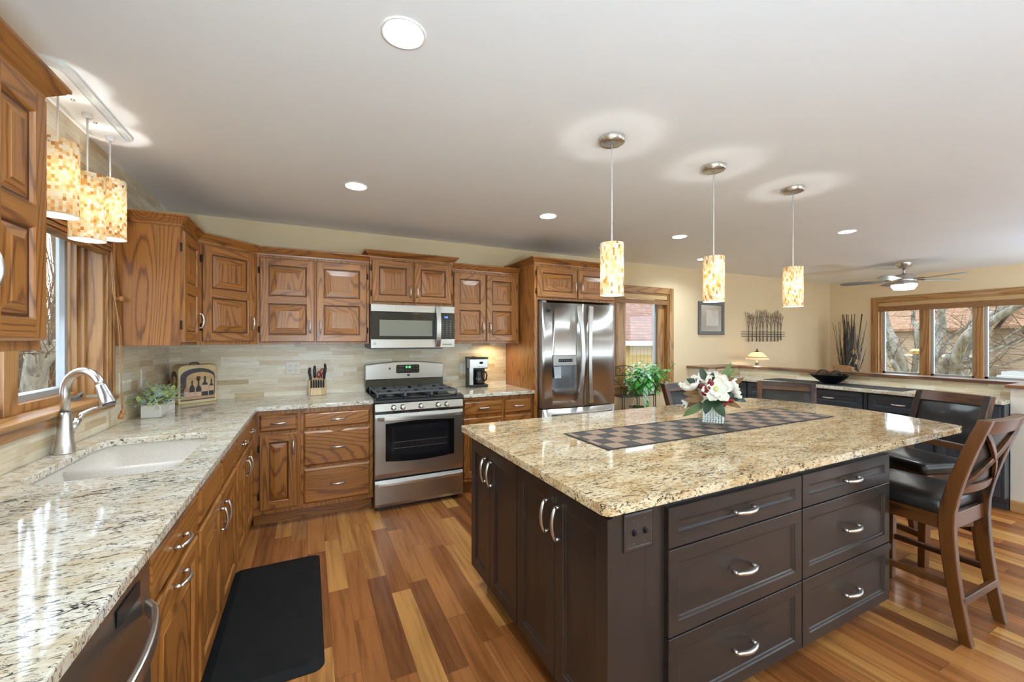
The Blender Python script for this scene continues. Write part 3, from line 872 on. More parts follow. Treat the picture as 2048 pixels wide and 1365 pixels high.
# end-panel cabinet right of the window
t = cabinet('wall_cabinet', 'oak wall cabinet with broad plain side panel right of sink window', (-0.68, 3.032, 0), R(90), 0.405, 0.304, 1.338, 2.04,
            [DOOR(0.012, 0.385, 1.360, 2.02, (0.352, 1.50, True), 'l', (1.69,))])
crown(t, [(0, 0.304), (0, 0), (0.407, 0)], 2.04)
# diagonal corner cabinet
t = thing('wall_cabinet', 'diagonal oak corner wall cabinet with one two-panel door', 'cabinet', (-0.68, 3.44, 0), R(45))
dw = math.hypot(0.315, 0.315)
mb = MB().prism([(0, 0), (dw, 0), (dw + 0.228, 0.228), (dw / 2, dw / 2 + 0.452), (-0.213, 0.213)], 1.338, 2.04)
build('body', mb, OAK, t, bevel=0.0015, bseg=1)
d = build('door', raised_door(0.03, dw - 0.03, 1.362, 2.03, (1.70,)), [OAK_V, OAK_H, OAK_DARK], t)
build('handle', handle_mb(dw - 0.06, -0.02, 1.50, True), NICKEL, d)
for hz in (1.46, 1.93): build('hinge', hinge_mb(0.024, 0, hz), BRONZE, d)
crown(t, [(0.0, 0.0), (dw, 0.0)], 2.04)
def back_wall_cab(x0, x1, z0, z1, fronts, label, yf=3.755, depth=0.337, cr=True, **kw):
    for f in fronts:
        u0, u1, a, b = f['r']; f['r'] = (u0 - x0, u1 - x0, a, b)
        if 'h' in f: f['h'] = (f['h'][0] - x0, f['h'][1], f['h'][2])
    t = cabinet('wall_cabinet', label, (x0, yf, 0), 0, x1 - x0, depth, z0, z1, fronts, **kw)
    return t
t = back_wall_cab(-0.365, 0.468, 1.338, 2.04, [DOOR(-0.345, 0.040, 1.355, 2.02, (0.008, 1.48, True), 'l', (1.69,)), DOOR(0.052, 0.448, 1.355, 2.02, (0.086, 1.48, True), 'r', (1.69,))],
                  'oak two-door wall cabinet with four panels left of microwave')
crown(t, [(0, 0), (0.833, 0)], 2.04)
t = back_wall_cab(0.470, 1.215, 1.684, 2.085, [DOOR(0.487, 0.838, 1.705, 2.07, (0.812, 1.80, True), 'l'), DOOR(0.850, 1.198, 1.705, 2.07, (0.876, 1.80, True), 'r')],
                  'short oak wall cabinet above the microwave', 3.72, 0.372)
crown(t, [(0, 0.372), (0, 0), (0.745, 0), (0.745, 0.372)], 2.085)
t = back_wall_cab(1.217, 1.928, 1.338, 2.04, [DOOR(1.232, 1.560, 1.362, 2.015, (1.528, 1.49, True), 'l', (1.69,)), DOOR(1.570, 1.900, 1.362, 2.015, (1.602, 1.49, True), 'r', (1.69,))],
                  'oak two-door wall cabinet above the coffee maker')
crown(t, [(0, 0), (0.711, 0)], 2.04)
# fridge surround: side panels and over-fridge cabinet
def surround(mb):
    mb.box(-0.0, 0.035, 0, 0.645, 0, 1.765).box(0.945, 0.98, 0, 0.645, 0, 1.765)
t = cabinet('fridge_cabinet', 'oak cabinet above the fridge with tall side panels', (1.945, 3.45, 0), 0, 0.98, 0.645, 1.765, 2.11,
            [DOOR(0.022, 0.49, 1.787, 2.085, (0.455, 1.90, True), 'l'), DOOR(0.50, 0.958, 1.787, 2.085, (0.535, 1.90, True), 'r')], carcass=surround)
crown(t, [(0, 0.645), (0, 0), (0.98, 0), (0.98, 0.645)], 2.11)

# ------------------------------------------------------------------ range
t = thing('gas_range', 'stainless gas range with five knobs between oak cabinets', 'range', (0.833, 3.40, 0))
RW = 0.366
build('body', MB().box(-RW, RW, 0.045, 0.66, 0.03, 0.86).box(-RW + 0.03, RW - 0.03, 0.06, 0.6, 0.0, 0.03), DARKSTEEL, t)
ct = build('cooktop', MB().extr([(-0.012, 0.862), (-0.016, 0.872), (-0.012, 0.892), (0.05, 0.902), (0.60, 0.902), (0.60, 0.862)], 'x', -RW - 0.008, RW + 0.008), BLACKGLOSS, t, bevel=0.003)
# control panel and knobs
pn = build('control_panel', MB().extr([(0.045, 0.79), (0.0, 0.79), (-0.012, 0.80), (-0.002, 0.862), (0.045, 0.862)], 'x', -RW, RW), STEEL, t, bevel=0.002)
for x in (-0.222, -0.148, 0.0, 0.145, 0.221):
    kb = build('knob', MB().lathe([(0.0225, 0.0), (0.0225, 0.006), (0.019, 0.008), (0.0175, 0.026), (0.015, 0.029), (0.0005, 0.029)], (0, 0, 0), 20).box(-0.004, 0.004, -0.016, 0.016, 0.026, 0.034), NICKEL, t)
    kb.location = (x, -0.006, 0.826); kb.rotation_euler = (R(90 - 8), R(20), 0)
# oven door
dm = MB().extr([(0.042, 0.258), (0.0, 0.262), (-0.008, 0.30), (-0.010, 0.5), (-0.008, 0.75), (0.0, 0.777), (0.042, 0.778)], 'x', -RW, RW)
d = build('oven_door', dm, STEEL, t, bevel=0.002)
mb = MB().extr([(x, z) for x, z in [(-0.285, 0.40)] + [(-0.285 + 0.57 * k / 12, 0.40 - 0.018 * math.sin(PI * k / 12)) for k in range(1, 12)] + [(0.285, 0.40), (0.285, 0.70)] + [(0.285 - 0.57 * k / 12, 0.70 + 0.012 * math.sin(PI * k / 12)) for k in range(1, 12)] + [(-0.285, 0.70)]], 'y', -0.0125, -0.009)
build('window_frame', mb, BLACKGLOSS, d)
build('window', MB().box(-0.235, 0.235, -0.0138, -0.0122, 0.435, 0.675), DARKGLASS, d)
mb = MB()
for z in (0.495, 0.545):
    mb.box(-0.225, 0.225, -0.0146, -0.0136, z, z + 0.003)
for k in range(30):
    mb.box(-0.22 + k * 0.015, -0.2192 + k * 0.015, -0.0144, -0.0136, 0.49, 0.55)
build('oven_rack', mb, plain('rack_wire', srgb(116, 104, 88), 0.4, 0.6), d)
mb = MB(); pts = [(-0.345 + 0.69 * k / 14, -0.016 - 0.038 * math.sin(PI * k / 14) ** 0.5, 0.742) for k in range(15)]
mb.bar(pts, 0.016, 0.030)
build('handle', mb, NICKEL, d, bevel=0.004)
mb = MB()
for x in (-0.18, -0.05, 0.07, 0.2): mb.box(x - 0.045, x + 0.045, -0.004, 0.0, 0.7785, 0.7835)
build('vent', mb, BLACKMAT, d)
d = build('drawer', MB().extr([(0.042, 0.035), (0.0, 0.035), (-0.010, 0.06), (-0.010, 0.225), (0.0, 0.248), (0.042, 0.248)], 'x', -RW, RW), STEEL, t, bevel=0.002)
mb = MB(); pts = [(-0.345 + 0.69 * k / 14, -0.012 - 0.020 * math.sin(PI * k / 14) ** 0.6, 0.218 - 0.0 * k) for k in range(15)]
mb.bar(pts, 0.012, 0.026)
build('handle', mb, NICKEL, d, bevel=0.003)
# backguard
build('back_riser', MB().extr([(0.585, 0.90), (0.60, 0.90), (0.66, 0.90), (0.66, 1.02), (0.60, 1.02)], 'x', -RW - 0.002, RW + 0.002), BLACKGLOSS, t)
arcp = [(-RW - 0.004, 1.00), (-RW - 0.004, 1.14)] + [(-RW - 0.004 + (2 * RW + 0.008) * k / 16, 1.14 + 0.028 * math.sin(PI * k / 16)) for k in range(1, 16)] + [(RW + 0.004, 1.14), (RW + 0.004, 1.00)]
bg = build('backguard', MB().extr(arcp, 'y', 0.585, 0.665), STEEL, t, bevel=0.006)
cp = build('control_display', MB().prism(rrect(-0.092, 0.128, 1.058, 1.138, 0.012, 3), -0.004, 0.0).extr([], 'x', 0, 0) if False else MB().extr(rrect(-0.092, 0.128, 1.056, 1.136, 0.012, 3), 'y', 0.581, 0.5852), BLACKGLOSS, bg)
mb = MB()
for i in range(4):
    for s_, (a, b) in enumerate(((0, 0.004), (0.008, 0.004))): pass
def seg_text(mb, digits, x, y, z, hgt, wd, gap, th=0.0016, dep=0.0008):
    S = {'0': 'abcdef', '1': 'bc', '2': 'abged', '3': 'abgcd', '4': 'fgbc', '5': 'afgcd', '6': 'afgedc', '7': 'abc', '8': 'abcdefg', '9': 'abcdfg'}
    for ch in digits:
        if ch == ':':
            mb.box(x, x + th, y - dep, y, z + hgt * 0.25, z + hgt * 0.25 + th).box(x, x + th, y - dep, y, z + hgt * 0.65, z + hgt * 0.65 + th)
            x += gap; continue
        for s_ in S[ch]:
            r_ = {'a': (0, wd, hgt - th, hgt), 'd': (0, wd, 0, th), 'g': (0, wd, hgt / 2 - th / 2, hgt / 2 + th / 2), 'b': (wd - th, wd, hgt / 2, hgt), 'c': (wd - th, wd, 0, hgt / 2), 'f': (0, th, hgt / 2, hgt), 'e': (0, th, 0, hgt / 2)}[s_]
            mb.box(x + r_[0], x + r_[1], y - dep, y, z + r_[2], z + r_[3])
        x += wd + gap
    return mb
build('clock_digits', seg_text(MB(), '2:10', 0.0, 0.5808, 1.104, 0.018, 0.010, 0.004, 0.0022), TEXTM, cp)
mb = MB()
for i in range(3):
    for x in (-0.075, -0.05, -0.025, 0.055, 0.08, 0.105):
        mb.box(x - 0.006, x + 0.006, 0.5803, 0.581, 1.070 + 0.024 * i, 1.0735 + 0.024 * i)
for x, z in ((-0.06, 1.083), (-0.035, 1.083), (0.005, 1.08), (0.03, 1.08)): mb.box(x - 0.009, x + 0.009, 0.5803, 0.581, z, z + 0.004)
build('button_print', mb, plain('dim_print', srgb(110, 110, 112), 0.5), cp)
build('badge', MB().box(0.012, 0.036, 0.5835, 0.5852, 1.026, 1.046), BLACKPLASTIC, bg)
build('socket', MB().box(-0.158, -0.143, 0.5838, 0.5852, 1.092, 1.112), BLACKPLASTIC, bg)
# grates and burners
for gx0, gx1 in ((-0.335, -0.118), (-0.108, 0.108), (0.118, 0.335)):
    mb = MB(); z = 0.935
    y0, y1 = 0.075, 0.545
    for x in (gx0, gx1): mb.bar([(x, y0, z), (x, y1, z)], 0.012, 0.014)
    for y in (y0, (y0 + y1) / 2, y1): mb.bar([(gx0, y, z), (gx1, y, z)], 0.012, 0.014)
    cx = (gx0 + gx1) / 2
    for cy in (0.19, 0.43):
        for a in (45, 135, 225, 315):
            mb.bar([(cx + 0.03 * math.cos(R(a)), cy + 0.03 * math.sin(R(a)), z), (cx + 0.13 * math.cos(R(a)), cy + 0.105 * math.sin(R(a)), z)], 0.010, 0.016)
    for x in (gx0, gx1):
        for y in (y0, y1): mb.box(x - 0.006, x + 0.006, y - 0.006, y + 0.006, 0.902, z)
    build('grate', mb, plain('grey_cast_iron', srgb(84, 84, 86), 0.45), ct, bevel=0.002, bseg=1)
for bx_, by_, br in ((-0.226, 0.19, 0.045), (-0.226, 0.43, 0.038), (0.0, 0.31, 0.05), (0.226, 0.19, 0.048), (0.226, 0.43, 0.036)):
    build('burner', MB().lathe([(br + 0.012, 0), (br + 0.010, 0.008), (br, 0.010), (br, 0.018), (br - 0.006, 0.021), (0.0005, 0.021)], (bx_, by_, 0.902), 22), BLACKMAT, ct)

# ------------------------------------------------------------------ microwave
t = thing('microwave', 'stainless over-the-range microwave under short oak cabinet', 'microwave', (0.8425, 3.665, 1.302))
MW = 0.3715
build('body', MB().box(-MW, MW, 0.022, 0.42, 0.0, 0.38).box(-MW + 0.02, MW - 0.1, 0.05, 0.40, -0.012, 0.0), DARKSTEEL, t)
f = build('top_band', MB().box(-MW, MW, 0, 0.022, 0.315, 0.379), STEEL, t, bevel=0.003)
f = build('door', MB().box(-MW, 0.186, 0.001, 0.022, 0.078, 0.314), BLACKGLOSS, t, bevel=0.002)
MWW = N('oven_screen'); MWW = MWW.set(srgb(120, 122, 110), 0.06, spec=0.7)
build('window', MB().box(-0.30, 0.16, -0.0002, 0.002, 0.105, 0.245), MWW, f)
build('bottom_band', MB().box(-MW, MW, 0, 0.022, 0.0, 0.077), STEEL, t, bevel=0.003)
cp = build('control_panel', MB().box(0.234, MW, 0.001, 0.022, 0.078, 0.314), BLACKGLOSS, t)
build('display', MB().box(0.262, 0.322, -0.0004, 0.0012, 0.268, 0.292), plain('display_window', srgb(20, 24, 60), 0.1), cp)
build('clock_digits', seg_text(MB(), '2:08', 0.275, -0.0004, 0.273, 0.014, 0.007, 0.003, 0.0018), TEXTB, cp)
mb = MB()
for r_ in range(9):
    for c_ in range(3):
        x = 0.262 + c_ * 0.035; z = 0.245 - r_ * 0.0175
        mb.box(x - 0.008, x + 0.008, 0.0, 0.0012, z, z + 0.0028)
        if 2 <= r_ <= 6: mb.box(x - 0.003, x + 0.003, 0.0, 0.0012, z + 0.0045, z + 0.009)
build('button_print', mb, plain('button_print', srgb(120, 122, 128), 0.5), cp)
mb = MB(); pts = [(0.210, -0.012 - 0.034 * math.sin(PI * k / 12) ** 0.7, 0.008 + 0.365 * k / 12) for k in range(13)]
mb.bar(pts, 0.042, 0.012, 0, (0, -1, 0))
build('handle', mb, NICKEL, t, bevel=0.004)
build('badge', MB().box(-0.352, -0.328, -0.001, 0.001, 0.028, 0.050), plain('badge_grey', srgb(150, 146, 140), 0.3, 0.8), t)
build('badge', MB().box(0.258, 0.345, -0.001, 0.001, 0.026, 0.034), plain('print_grey', srgb(112, 110, 108), 0.4, 0.5), t)

# ------------------------------------------------------------------ fridge
t = thing('fridge', 'stainless french-door fridge with ice dispenser in oak surround', 'fridge', (2.435, 3.40, 0))
build('body', MB().box(-0.43, 0.43, 0.10, 0.66, 0.03, 1.735).box(-0.41, 0.41, 0.12, 0.62, 0, 0.03), plain('fridge_side_grey', srgb(86, 88, 92), 0.4, 0.3), t)
def curved_door(x0, x1, z0, z1, cut=None):
    def y(x): return -0.012 - 0.030 * math.cos((x) / 0.44 * PI / 2)
    n = 14
    xs = [x0 + (x1 - x0) * k / n for k in range(n + 1)]
    if cut: xs = sorted(set(xs + [cut[0], cut[1]]))
    mb = MB()
    for a, b in zip(xs[:-1], xs[1:]):
        zz = [(z0, z1)]
        if cut and a >= cut[0] - 1e-6 and b <= cut[1] + 1e-6: zz = [(z0, cut[2]), (cut[3], z1)]
        for p, q in zz:
            mb.quad((a, y(a), p), (b, y(b), p), (b, y(b), q), (a, y(a), q), 0, True)
    for zq in (z0, z1):
        mb.add([(x, y(x), zq) for x in xs] + [(x1, 0.085, zq), (x0, 0.085, zq)], [tuple(range(len(xs) + 2))])
    mb.quad((x0, y(x0), z0), (x0, y(x0), z1), (x0, 0.085, z1), (x0, 0.085, z0)); mb.quad((x1, y(x1), z0), (x1, y(x1), z1), (x1, 0.085, z1), (x1, 0.085, z0))
    if cut:
        c0, c1, d0, d1 = cut
        for x in (c0, c1): mb.quad((x, y(x), d0), (x, y(x), d1), (x, 0.03, d1), (x, 0.03, d0))
        for zq in (d0, d1): mb.quad((c0, y(c0), zq), (c1, y(c1), zq), (c1, 0.03, zq), (c0, 0.03, zq))
        mb.quad((c0, 0.03, d0), (c1, 0.03, d0), (c1, 0.03, d1), (c0, 0.03, d1))
    return mb, y
DI = (-0.335, -0.062, 0.885, 1.225)
mb, yf_ = curved_door(-0.442, 0.022, 0.715, 1.732, DI)
dl = build('door', mb, STEEL_V, t)
mb, _ = curved_door(0.028, 0.432, 0.715, 1.732)
dr = build('door', mb, STEEL_V, t)
mb, _ = curved_door(-0.442, 0.432, 0.06, 0.705)
fz = build('freezer_drawer', mb, STEEL_V, t)
build('badge', MB().box(-0.382, -0.356, -0.037, -0.02, 1.66, 1.692), BLACKPLASTIC, dl)
dp = build('dispenser', MB().box(DI[0] + 0.002, DI[1] - 0.002, -0.042, -0.01, 1.122, 1.223), plain('dispenser_grey', srgb(150, 146, 138), 0.3, 0.7), dl, bevel=0.003)
build('display', MB().box(-0.275, -0.115, -0.0435, -0.041, 1.158, 1.188), DARKGLASS, dp)
mb = MB()
for k in range(6): mb.box(-0.268 + k * 0.026, -0.255 + k * 0.026, -0.0442, -0.043, 1.168, 1.178)
build('display_print', mb, plain('dim_icons', srgb(96, 98, 104), 0.5), dp)
build('cavity_lining', MB().box(DI[0] + 0.004, DI[1] - 0.004, 0.022, 0.029, 0.89, 1.12), plain('dispenser_cavity', srgb(120, 122, 126), 0.35, 0.7), dl)
build('paddle', MB().hexa([(-0.300, -0.012, 1.0), (-0.225, -0.012, 1.0), (-0.225, -0.004, 1.0), (-0.300, -0.004, 1.0), (-0.305, 0.0, 1.112), (-0.22, 0.0, 1.112), (-0.22, 0.008, 1.112), (-0.305, 0.008, 1.112)]), ALU, dl)
build('drip_tray', MB().box(DI[0] + 0.004, DI[1] - 0.004, -0.036, 0.029, 0.886, 0.892), NICKEL, dl)
for par, sgn, xh in ((dl, -1, -0.022), (dr, 1, 0.070)):
    mb = MB()
    n = 18
    vs = []
    pts = [(xh + sgn * (0.030 - 0.034 * math.sin(PI * k / n) ** 0.8), -0.055 - 0.030 * math.sin(PI * k / n) ** 0.6, 0.745 + 0.965 * k / n) for k in range(n + 1)]
    mb.bar(pts, 0.04, 0.020, 0, (0, -1, 0), [0.052 - 0.012 * math.sin(PI * k / n) for k in range(n + 1)])
    for k in (0, n): mb.box(pts[k][0] - 0.016, pts[k][0] + 0.016, -0.055, -0.03, pts[k][2] - 0.006 if k else pts[k][2], pts[k][2] if k else pts[k][2] + 0.006)
    build('handle', mb, NICKEL, par, bevel=0.006)
mb = MB(); pts = [(-0.36 + 0.72 * k / 12, -0.05 - 0.03 * math.sin(PI * k / 12) ** 0.6, 0.645) for k in range(13)]
mb.bar(pts, 0.02, 0.036)
build('handle', mb, NICKEL, fz, bevel=0.005)
for x in (-0.41, 0.40): build('hinge_cover', MB().box(x - 0.025, x + 0.025, 0.0, 0.14, 1.733, 1.752), GREYSEAL, t, bevel=0.004)

# ------------------------------------------------------------------ island
IB = 0.857
t = thing('kitchen_island', 'dark espresso kitchen island cabinet with drawers and doors', 'cabinet', (0, 0, 0))
mb = MB().box(0.845, 2.545, 1.005, 2.19, 0.10, IB).box(0.90, 2.50, 1.07, 2.14, 0, 0.10)
build('body', mb, ESPM, t, bevel=0.002)
# front stack of six drawers facing the camera
for x0, x1 in ((1.062, 1.812), (1.820, 2.545)):
    for z0, z1 in ((0.680, 0.815), (0.385, 0.674), (0.105, 0.379)):
        m_ = shaker_door(x0, x1, z0, z1, 0.02, 0.045)
        m_.v = [(x, y + 1.005, z) for x, y, z in m_.v]
        d = build('drawer', m_, [ESP_H] * 3, t)
        build('handle', handle_mb((x0 + x1) / 2, 0.985, (z0 + z1) / 2, False, 0.115, 0.034, 0.0062), NICKEL, d)
# four doors on the left end (facing -X)
def face_left(mb, x):
    mb.v = [(x + y, 2.0 - xx, z) for xx, y, z in mb.v]
    return mb
for a, b, hx in ((-0.19, 0.068, 0.035), (0.072, 0.372, 0.110), (0.380, 0.684, 0.648), (0.688, 0.995, 0.726)):
    m_ = face_left(shaker_door(a, b, 0.10, 0.815, 0.02, 0.055), 0.845)
    d = build('door', m_, ESPM, t)
    build('handle', face_left(handle_mb(hx, -0.02, 0.70, True, 0.125, 0.034, 0.0062), 0.845), NICKEL, d)
# switch plate
t = thing('switch_plate', 'dark double toggle switch plate on island end beside drawers', 'switch', (0.946, 1.0045, 0.760))
build('plate', MB().rings(-0.060, 0.060, -0.060, 0.060, [(0, 0), (0, -0.005), (0.005, -0.0075), (0.012, -0.0075), (0.014, -0.0068)], 0, 0, 0), plain('dark_plate', srgb(58, 48, 44), 0.32), t)
for x in (-0.023, 0.023):
    build('toggle', MB().hexa([(x - 0.005, -0.016, -0.008), (x + 0.005, -0.016, -0.008), (x + 0.005, -0.006, -0.010), (x - 0.005, -0.006, -0.010), (x - 0.005, -0.018, 0.002), (x + 0.005, -0.018, 0.002), (x + 0.005, -0.006, 0.010), (x - 0.005, -0.006, 0.010)]), BLACKPLASTIC, t)
    for z in (-0.036, 0.036): build('screw', MB().lathe([(0.0035, 0), (0.0025, 0.001), (0.0003, 0.001)], (0, 0, 0), 10), DARKSTEEL, t).matrix_basis = Matrix.Translation((x, -0.007, z)) @ Matrix.Rotation(R(90), 4, 'X')

# ------------------------------------------------------------------ counter stools
def make_stool(name, label):
    t = thing(name, label, 'bar stool', (0, 0, 0), 0, 'dark wood and black leather counter stools')
    W = 0.185
    def spine(z):   # y of the rear posts at height z
        if z < 0.55: return 0.155 + 0.065 * ((0.55 - z) / 0.55) ** 1.7
        return 0.155 + 0.125 * ((z - 0.55) / 0.47) ** 1.35
    for s in (-1, 1):
        prof = [(spine(1.02 * k / 14), 1.02 * k / 14) for k in range(15)]
        th = lambda z: 0.034 + 0.014 * (1 - abs(z - 0.55) / 0.55)
        poly = [(y - th(z) / 2 - 0.004, z) for y, z in prof] + [(y + th(z) / 2 + 0.004, z) for y, z in reversed(prof)]
        build('post', MB().extr(poly, 'x', s * W - 0.019, s * W + 0.019), STOOLW, t, bevel=0.004)
        build('leg', MB().hexa([(s * (W - 0.012) - 0.019, -0.225, 0), (s * (W - 0.012) + 0.019, -0.225, 0), (s * (W - 0.012) + 0.019, -0.187, 0), (s * (W - 0.012) - 0.019, -0.187, 0),
                                (s * W - 0.022, -0.228, 0.56), (s * W + 0.022, -0.228, 0.56), (s * W + 0.022, -0.184, 0.56), (s * W - 0.022, -0.184, 0.56)]), STOOLW, t, bevel=0.003)
        build('side_rail', MB().box(s * W - 0.012, s * W + 0.012, -0.19, 0.16, 0.49, 0.562), STOOLY, t, bevel=0.002)
        build('stretcher', MB().box(s * W - 0.010, s * W + 0.010, -0.20, 0.185, 0.225, 0.255), STOOLY, t, bevel=0.003)
    build('seat_rail', MB().box(-W, W, -0.222, -0.198, 0.49, 0.562), STOOLH, t, bevel=0.002)
    build('seat_rail', MB().box(-W, W, 0.145, 0.168, 0.49, 0.562), STOOLH, t, bevel=0.002)
    build('stretcher', MB().box(-W, W, -0.216, -0.192, 0.165, 0.20), STOOLH, t, bevel=0.003)
    build('stretcher', MB().box(-W, W, 0.19, 0.212, 0.165, 0.20), STOOLH, t, bevel=0.003)
    # seat cushion, domed
    mb = MB(); o_ = rrect(-0.208, 0.208, -0.245, 0.150, 0.03, 4); n = len(o_)
    def lay(k, z): return [(x * k, (y + 0.045) * k - 0.045, z) for x, y in o_]
    vs = lay(0.975, 0.560) + lay(1.0, 0.575) + lay(1.0, 0.600) + lay(0.97, 0.618) + lay(0.85, 0.628) + lay(0.5, 0.634)
    mb.add(vs, [(j * n + i, j * n + (i + 1) % n, (j + 1) * n + (i + 1) % n, (j + 1) * n + i) for j in range(5) for i in range(n)], 0, True)
    mb.add(vs[:n], [tuple(range(n))], 0); mb.add(vs[5 * n:], [tuple(range(n))], 0, True)
    build('seat', mb, LEATHER, t)
    # back: bowed top rail, lower rail, padded panel, crossed slats behind
    def bow(x, z, d): return spine(z) + d + 0.022 * (1 - (x / W) ** 2)
    def rail(z0, z1, d0, d1, nm):
        mb = MB(); n = 20
        vs = []
        for k in range(n + 1):
            x = -W + 2 * W * k / n
            vs += [(x, bow(x, z0, d0), z0), (x, bow(x, z0, d1), z0), (x, bow(x, z1, d1), z1), (x, bow(x, z1, d0), z1)]
        fs = [(k * 4 + j, k * 4 + (j + 1) % 4, k * 4 + 4 + (j + 1) % 4, k * 4 + 4 + j) for k in range(n) for j in range(4)]
        fs += [(3, 2, 1, 0), tuple(n * 4 + j for j in range(4))]
        mb.add(vs, fs)
        return build(nm, mb, STOOLH, t, bevel=0.003)
    rail(0.955, 1.02, -0.022, 0.018, 'top_rail')
    rail(0.665, 0.705, -0.020, 0.014, 'lower_rail')
    mb = MB(); n, q = 12, 10
    def P(i, j, off):
        x = -W + 0.022 + (2 * W - 0.044) * i / n; z = 0.708 + 0.244 * j / q
        e_ = min(i, n - i, j, q - j)
        pz = 0.012 * min(1, e_ / 2) - (0.005 if i == n // 2 and 0 < j < q else 0) - (0.004 if j == q // 2 and 0 < i < n else 0)
        return (x, bow(x, z, -0.012) - (pz if off else -0.014), z)
    for off in (1, 0):
        vs = [P(i, j, off) for j in range(q + 1) for i in range(n + 1)]
        mb.add(vs, [(j * (n + 1) + i, j * (n + 1) + i + 1, (j + 1) * (n + 1) + i + 1, (j + 1) * (n + 1) + i) for j in range(q) for i in range(n)], 0, True)
    build('back_pad', mb, LEATHER, t)
    mb = MB()
    for s in (-1, 1):
        pts = []
        for k in range(9):
            u = k / 8; x = s * (W - 0.018) * (1 - 2 * u); z = 0.70 + 0.26 * u
            pts.append((x, bow(x, z, 0.012), z))
        mb.bar(pts, 0.012, 0.030, 0, (0, 0.35, 1) if False else (0, -1, 0)) if False else mb.bar(pts, 0.014, 0.028, 0, (s, 0, 1))
    build('cross_slat', mb, STOOLH, t, bevel=0.002)
    for s in (-1, 1):
        for y in (spine(0.0), -0.206):
            build('glide', MB().box(s * (W - (0 if y > 0 else 0.012)) - 0.016, s * (W - (0 if y > 0 else 0.012)) + 0.016, y - 0.016, y + 0.016, 0, 0.006), BLACKPLASTIC, t)
    return t
st = make_stool('bar_stool', 'nearest wooden counter stool, seen from behind with crossed slats')
st.location = (2.840, 0.965, 0); st.rotation_euler = (0, 0, R(178.5))
dup(st, (3.585, 1.235, 0), R(-107), 'counter stool facing the bowed right end of island beside the nearest stool')
dup(st, (3.325, 1.93, 0), R(-61), 'counter stool at far right corner of island, brown back toward the dark bowl')
dup(st, (2.765, 2.16, 0), R(2), 'counter stool on far side of island behind the white flowers')

# ------------------------------------------------------------------ peninsula cabinets (front faces -X)
PX = 4.955
def pen(y1, y0, fronts, label):
    """local x runs from y1 down to y0"""
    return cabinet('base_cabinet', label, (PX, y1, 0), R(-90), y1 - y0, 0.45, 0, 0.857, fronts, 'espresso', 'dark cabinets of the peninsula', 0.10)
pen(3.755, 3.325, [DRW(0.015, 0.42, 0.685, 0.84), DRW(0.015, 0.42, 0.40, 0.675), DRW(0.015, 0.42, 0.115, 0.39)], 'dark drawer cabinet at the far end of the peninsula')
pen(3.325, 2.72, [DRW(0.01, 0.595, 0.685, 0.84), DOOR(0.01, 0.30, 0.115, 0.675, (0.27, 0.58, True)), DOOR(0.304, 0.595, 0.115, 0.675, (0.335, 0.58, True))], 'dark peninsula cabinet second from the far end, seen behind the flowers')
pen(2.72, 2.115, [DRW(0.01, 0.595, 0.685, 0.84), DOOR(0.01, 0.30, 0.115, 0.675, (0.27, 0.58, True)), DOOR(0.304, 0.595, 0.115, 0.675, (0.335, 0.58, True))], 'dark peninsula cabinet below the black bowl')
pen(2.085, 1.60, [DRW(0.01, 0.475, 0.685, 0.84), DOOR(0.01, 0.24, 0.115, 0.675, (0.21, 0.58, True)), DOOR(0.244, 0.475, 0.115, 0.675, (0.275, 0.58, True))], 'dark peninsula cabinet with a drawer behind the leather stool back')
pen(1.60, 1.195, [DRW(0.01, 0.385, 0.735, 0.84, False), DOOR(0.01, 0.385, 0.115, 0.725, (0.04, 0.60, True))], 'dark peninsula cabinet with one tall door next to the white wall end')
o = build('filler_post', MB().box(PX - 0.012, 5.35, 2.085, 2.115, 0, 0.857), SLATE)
tag(o, 'thin dark filler post between two peninsula cabinets', 'post')

# ------------------------------------------------------------------ pendants
SHELLS = []
for i, c in enumerate(((252, 246, 230), (246, 228, 192), (236, 206, 152), (214, 168, 104), (178, 122, 62))):
    SHELLS.append(translucent('shell_tile_%s' % 'abcde'[i], srgb(*c), 0.30))
INNERW = translucent('shade_lining', srgb(250, 246, 236), 0.30)
def mosaic_shade(r, h, ncol, nrow, seed):
    rnd = random.Random(seed); mb = MB()
    wts = [0, 0, 0, 0, 1, 1, 1, 1, 2, 2, 2, 3, 3, 4]
    for i in range(ncol):
        a0, a1 = 2 * PI * i / ncol, 2 * PI * (i + 1) / ncol
        off = rnd.random()
        zs = [0] + [h * (k + off) / nrow for k in range(nrow)] + [h]
        for z0, z1 in zip(zs[:-1], zs[1:]):
            if z1 - z0 < 1e-5: continue
            mb.quad((r * math.cos(a0), r * math.sin(a0), z0), (r * math.cos(a1), r * math.sin(a1), z0), (r * math.cos(a1), r * math.sin(a1), z1), (r * math.cos(a0), r * math.sin(a0), z1), rnd.choice(wts))
    return mb
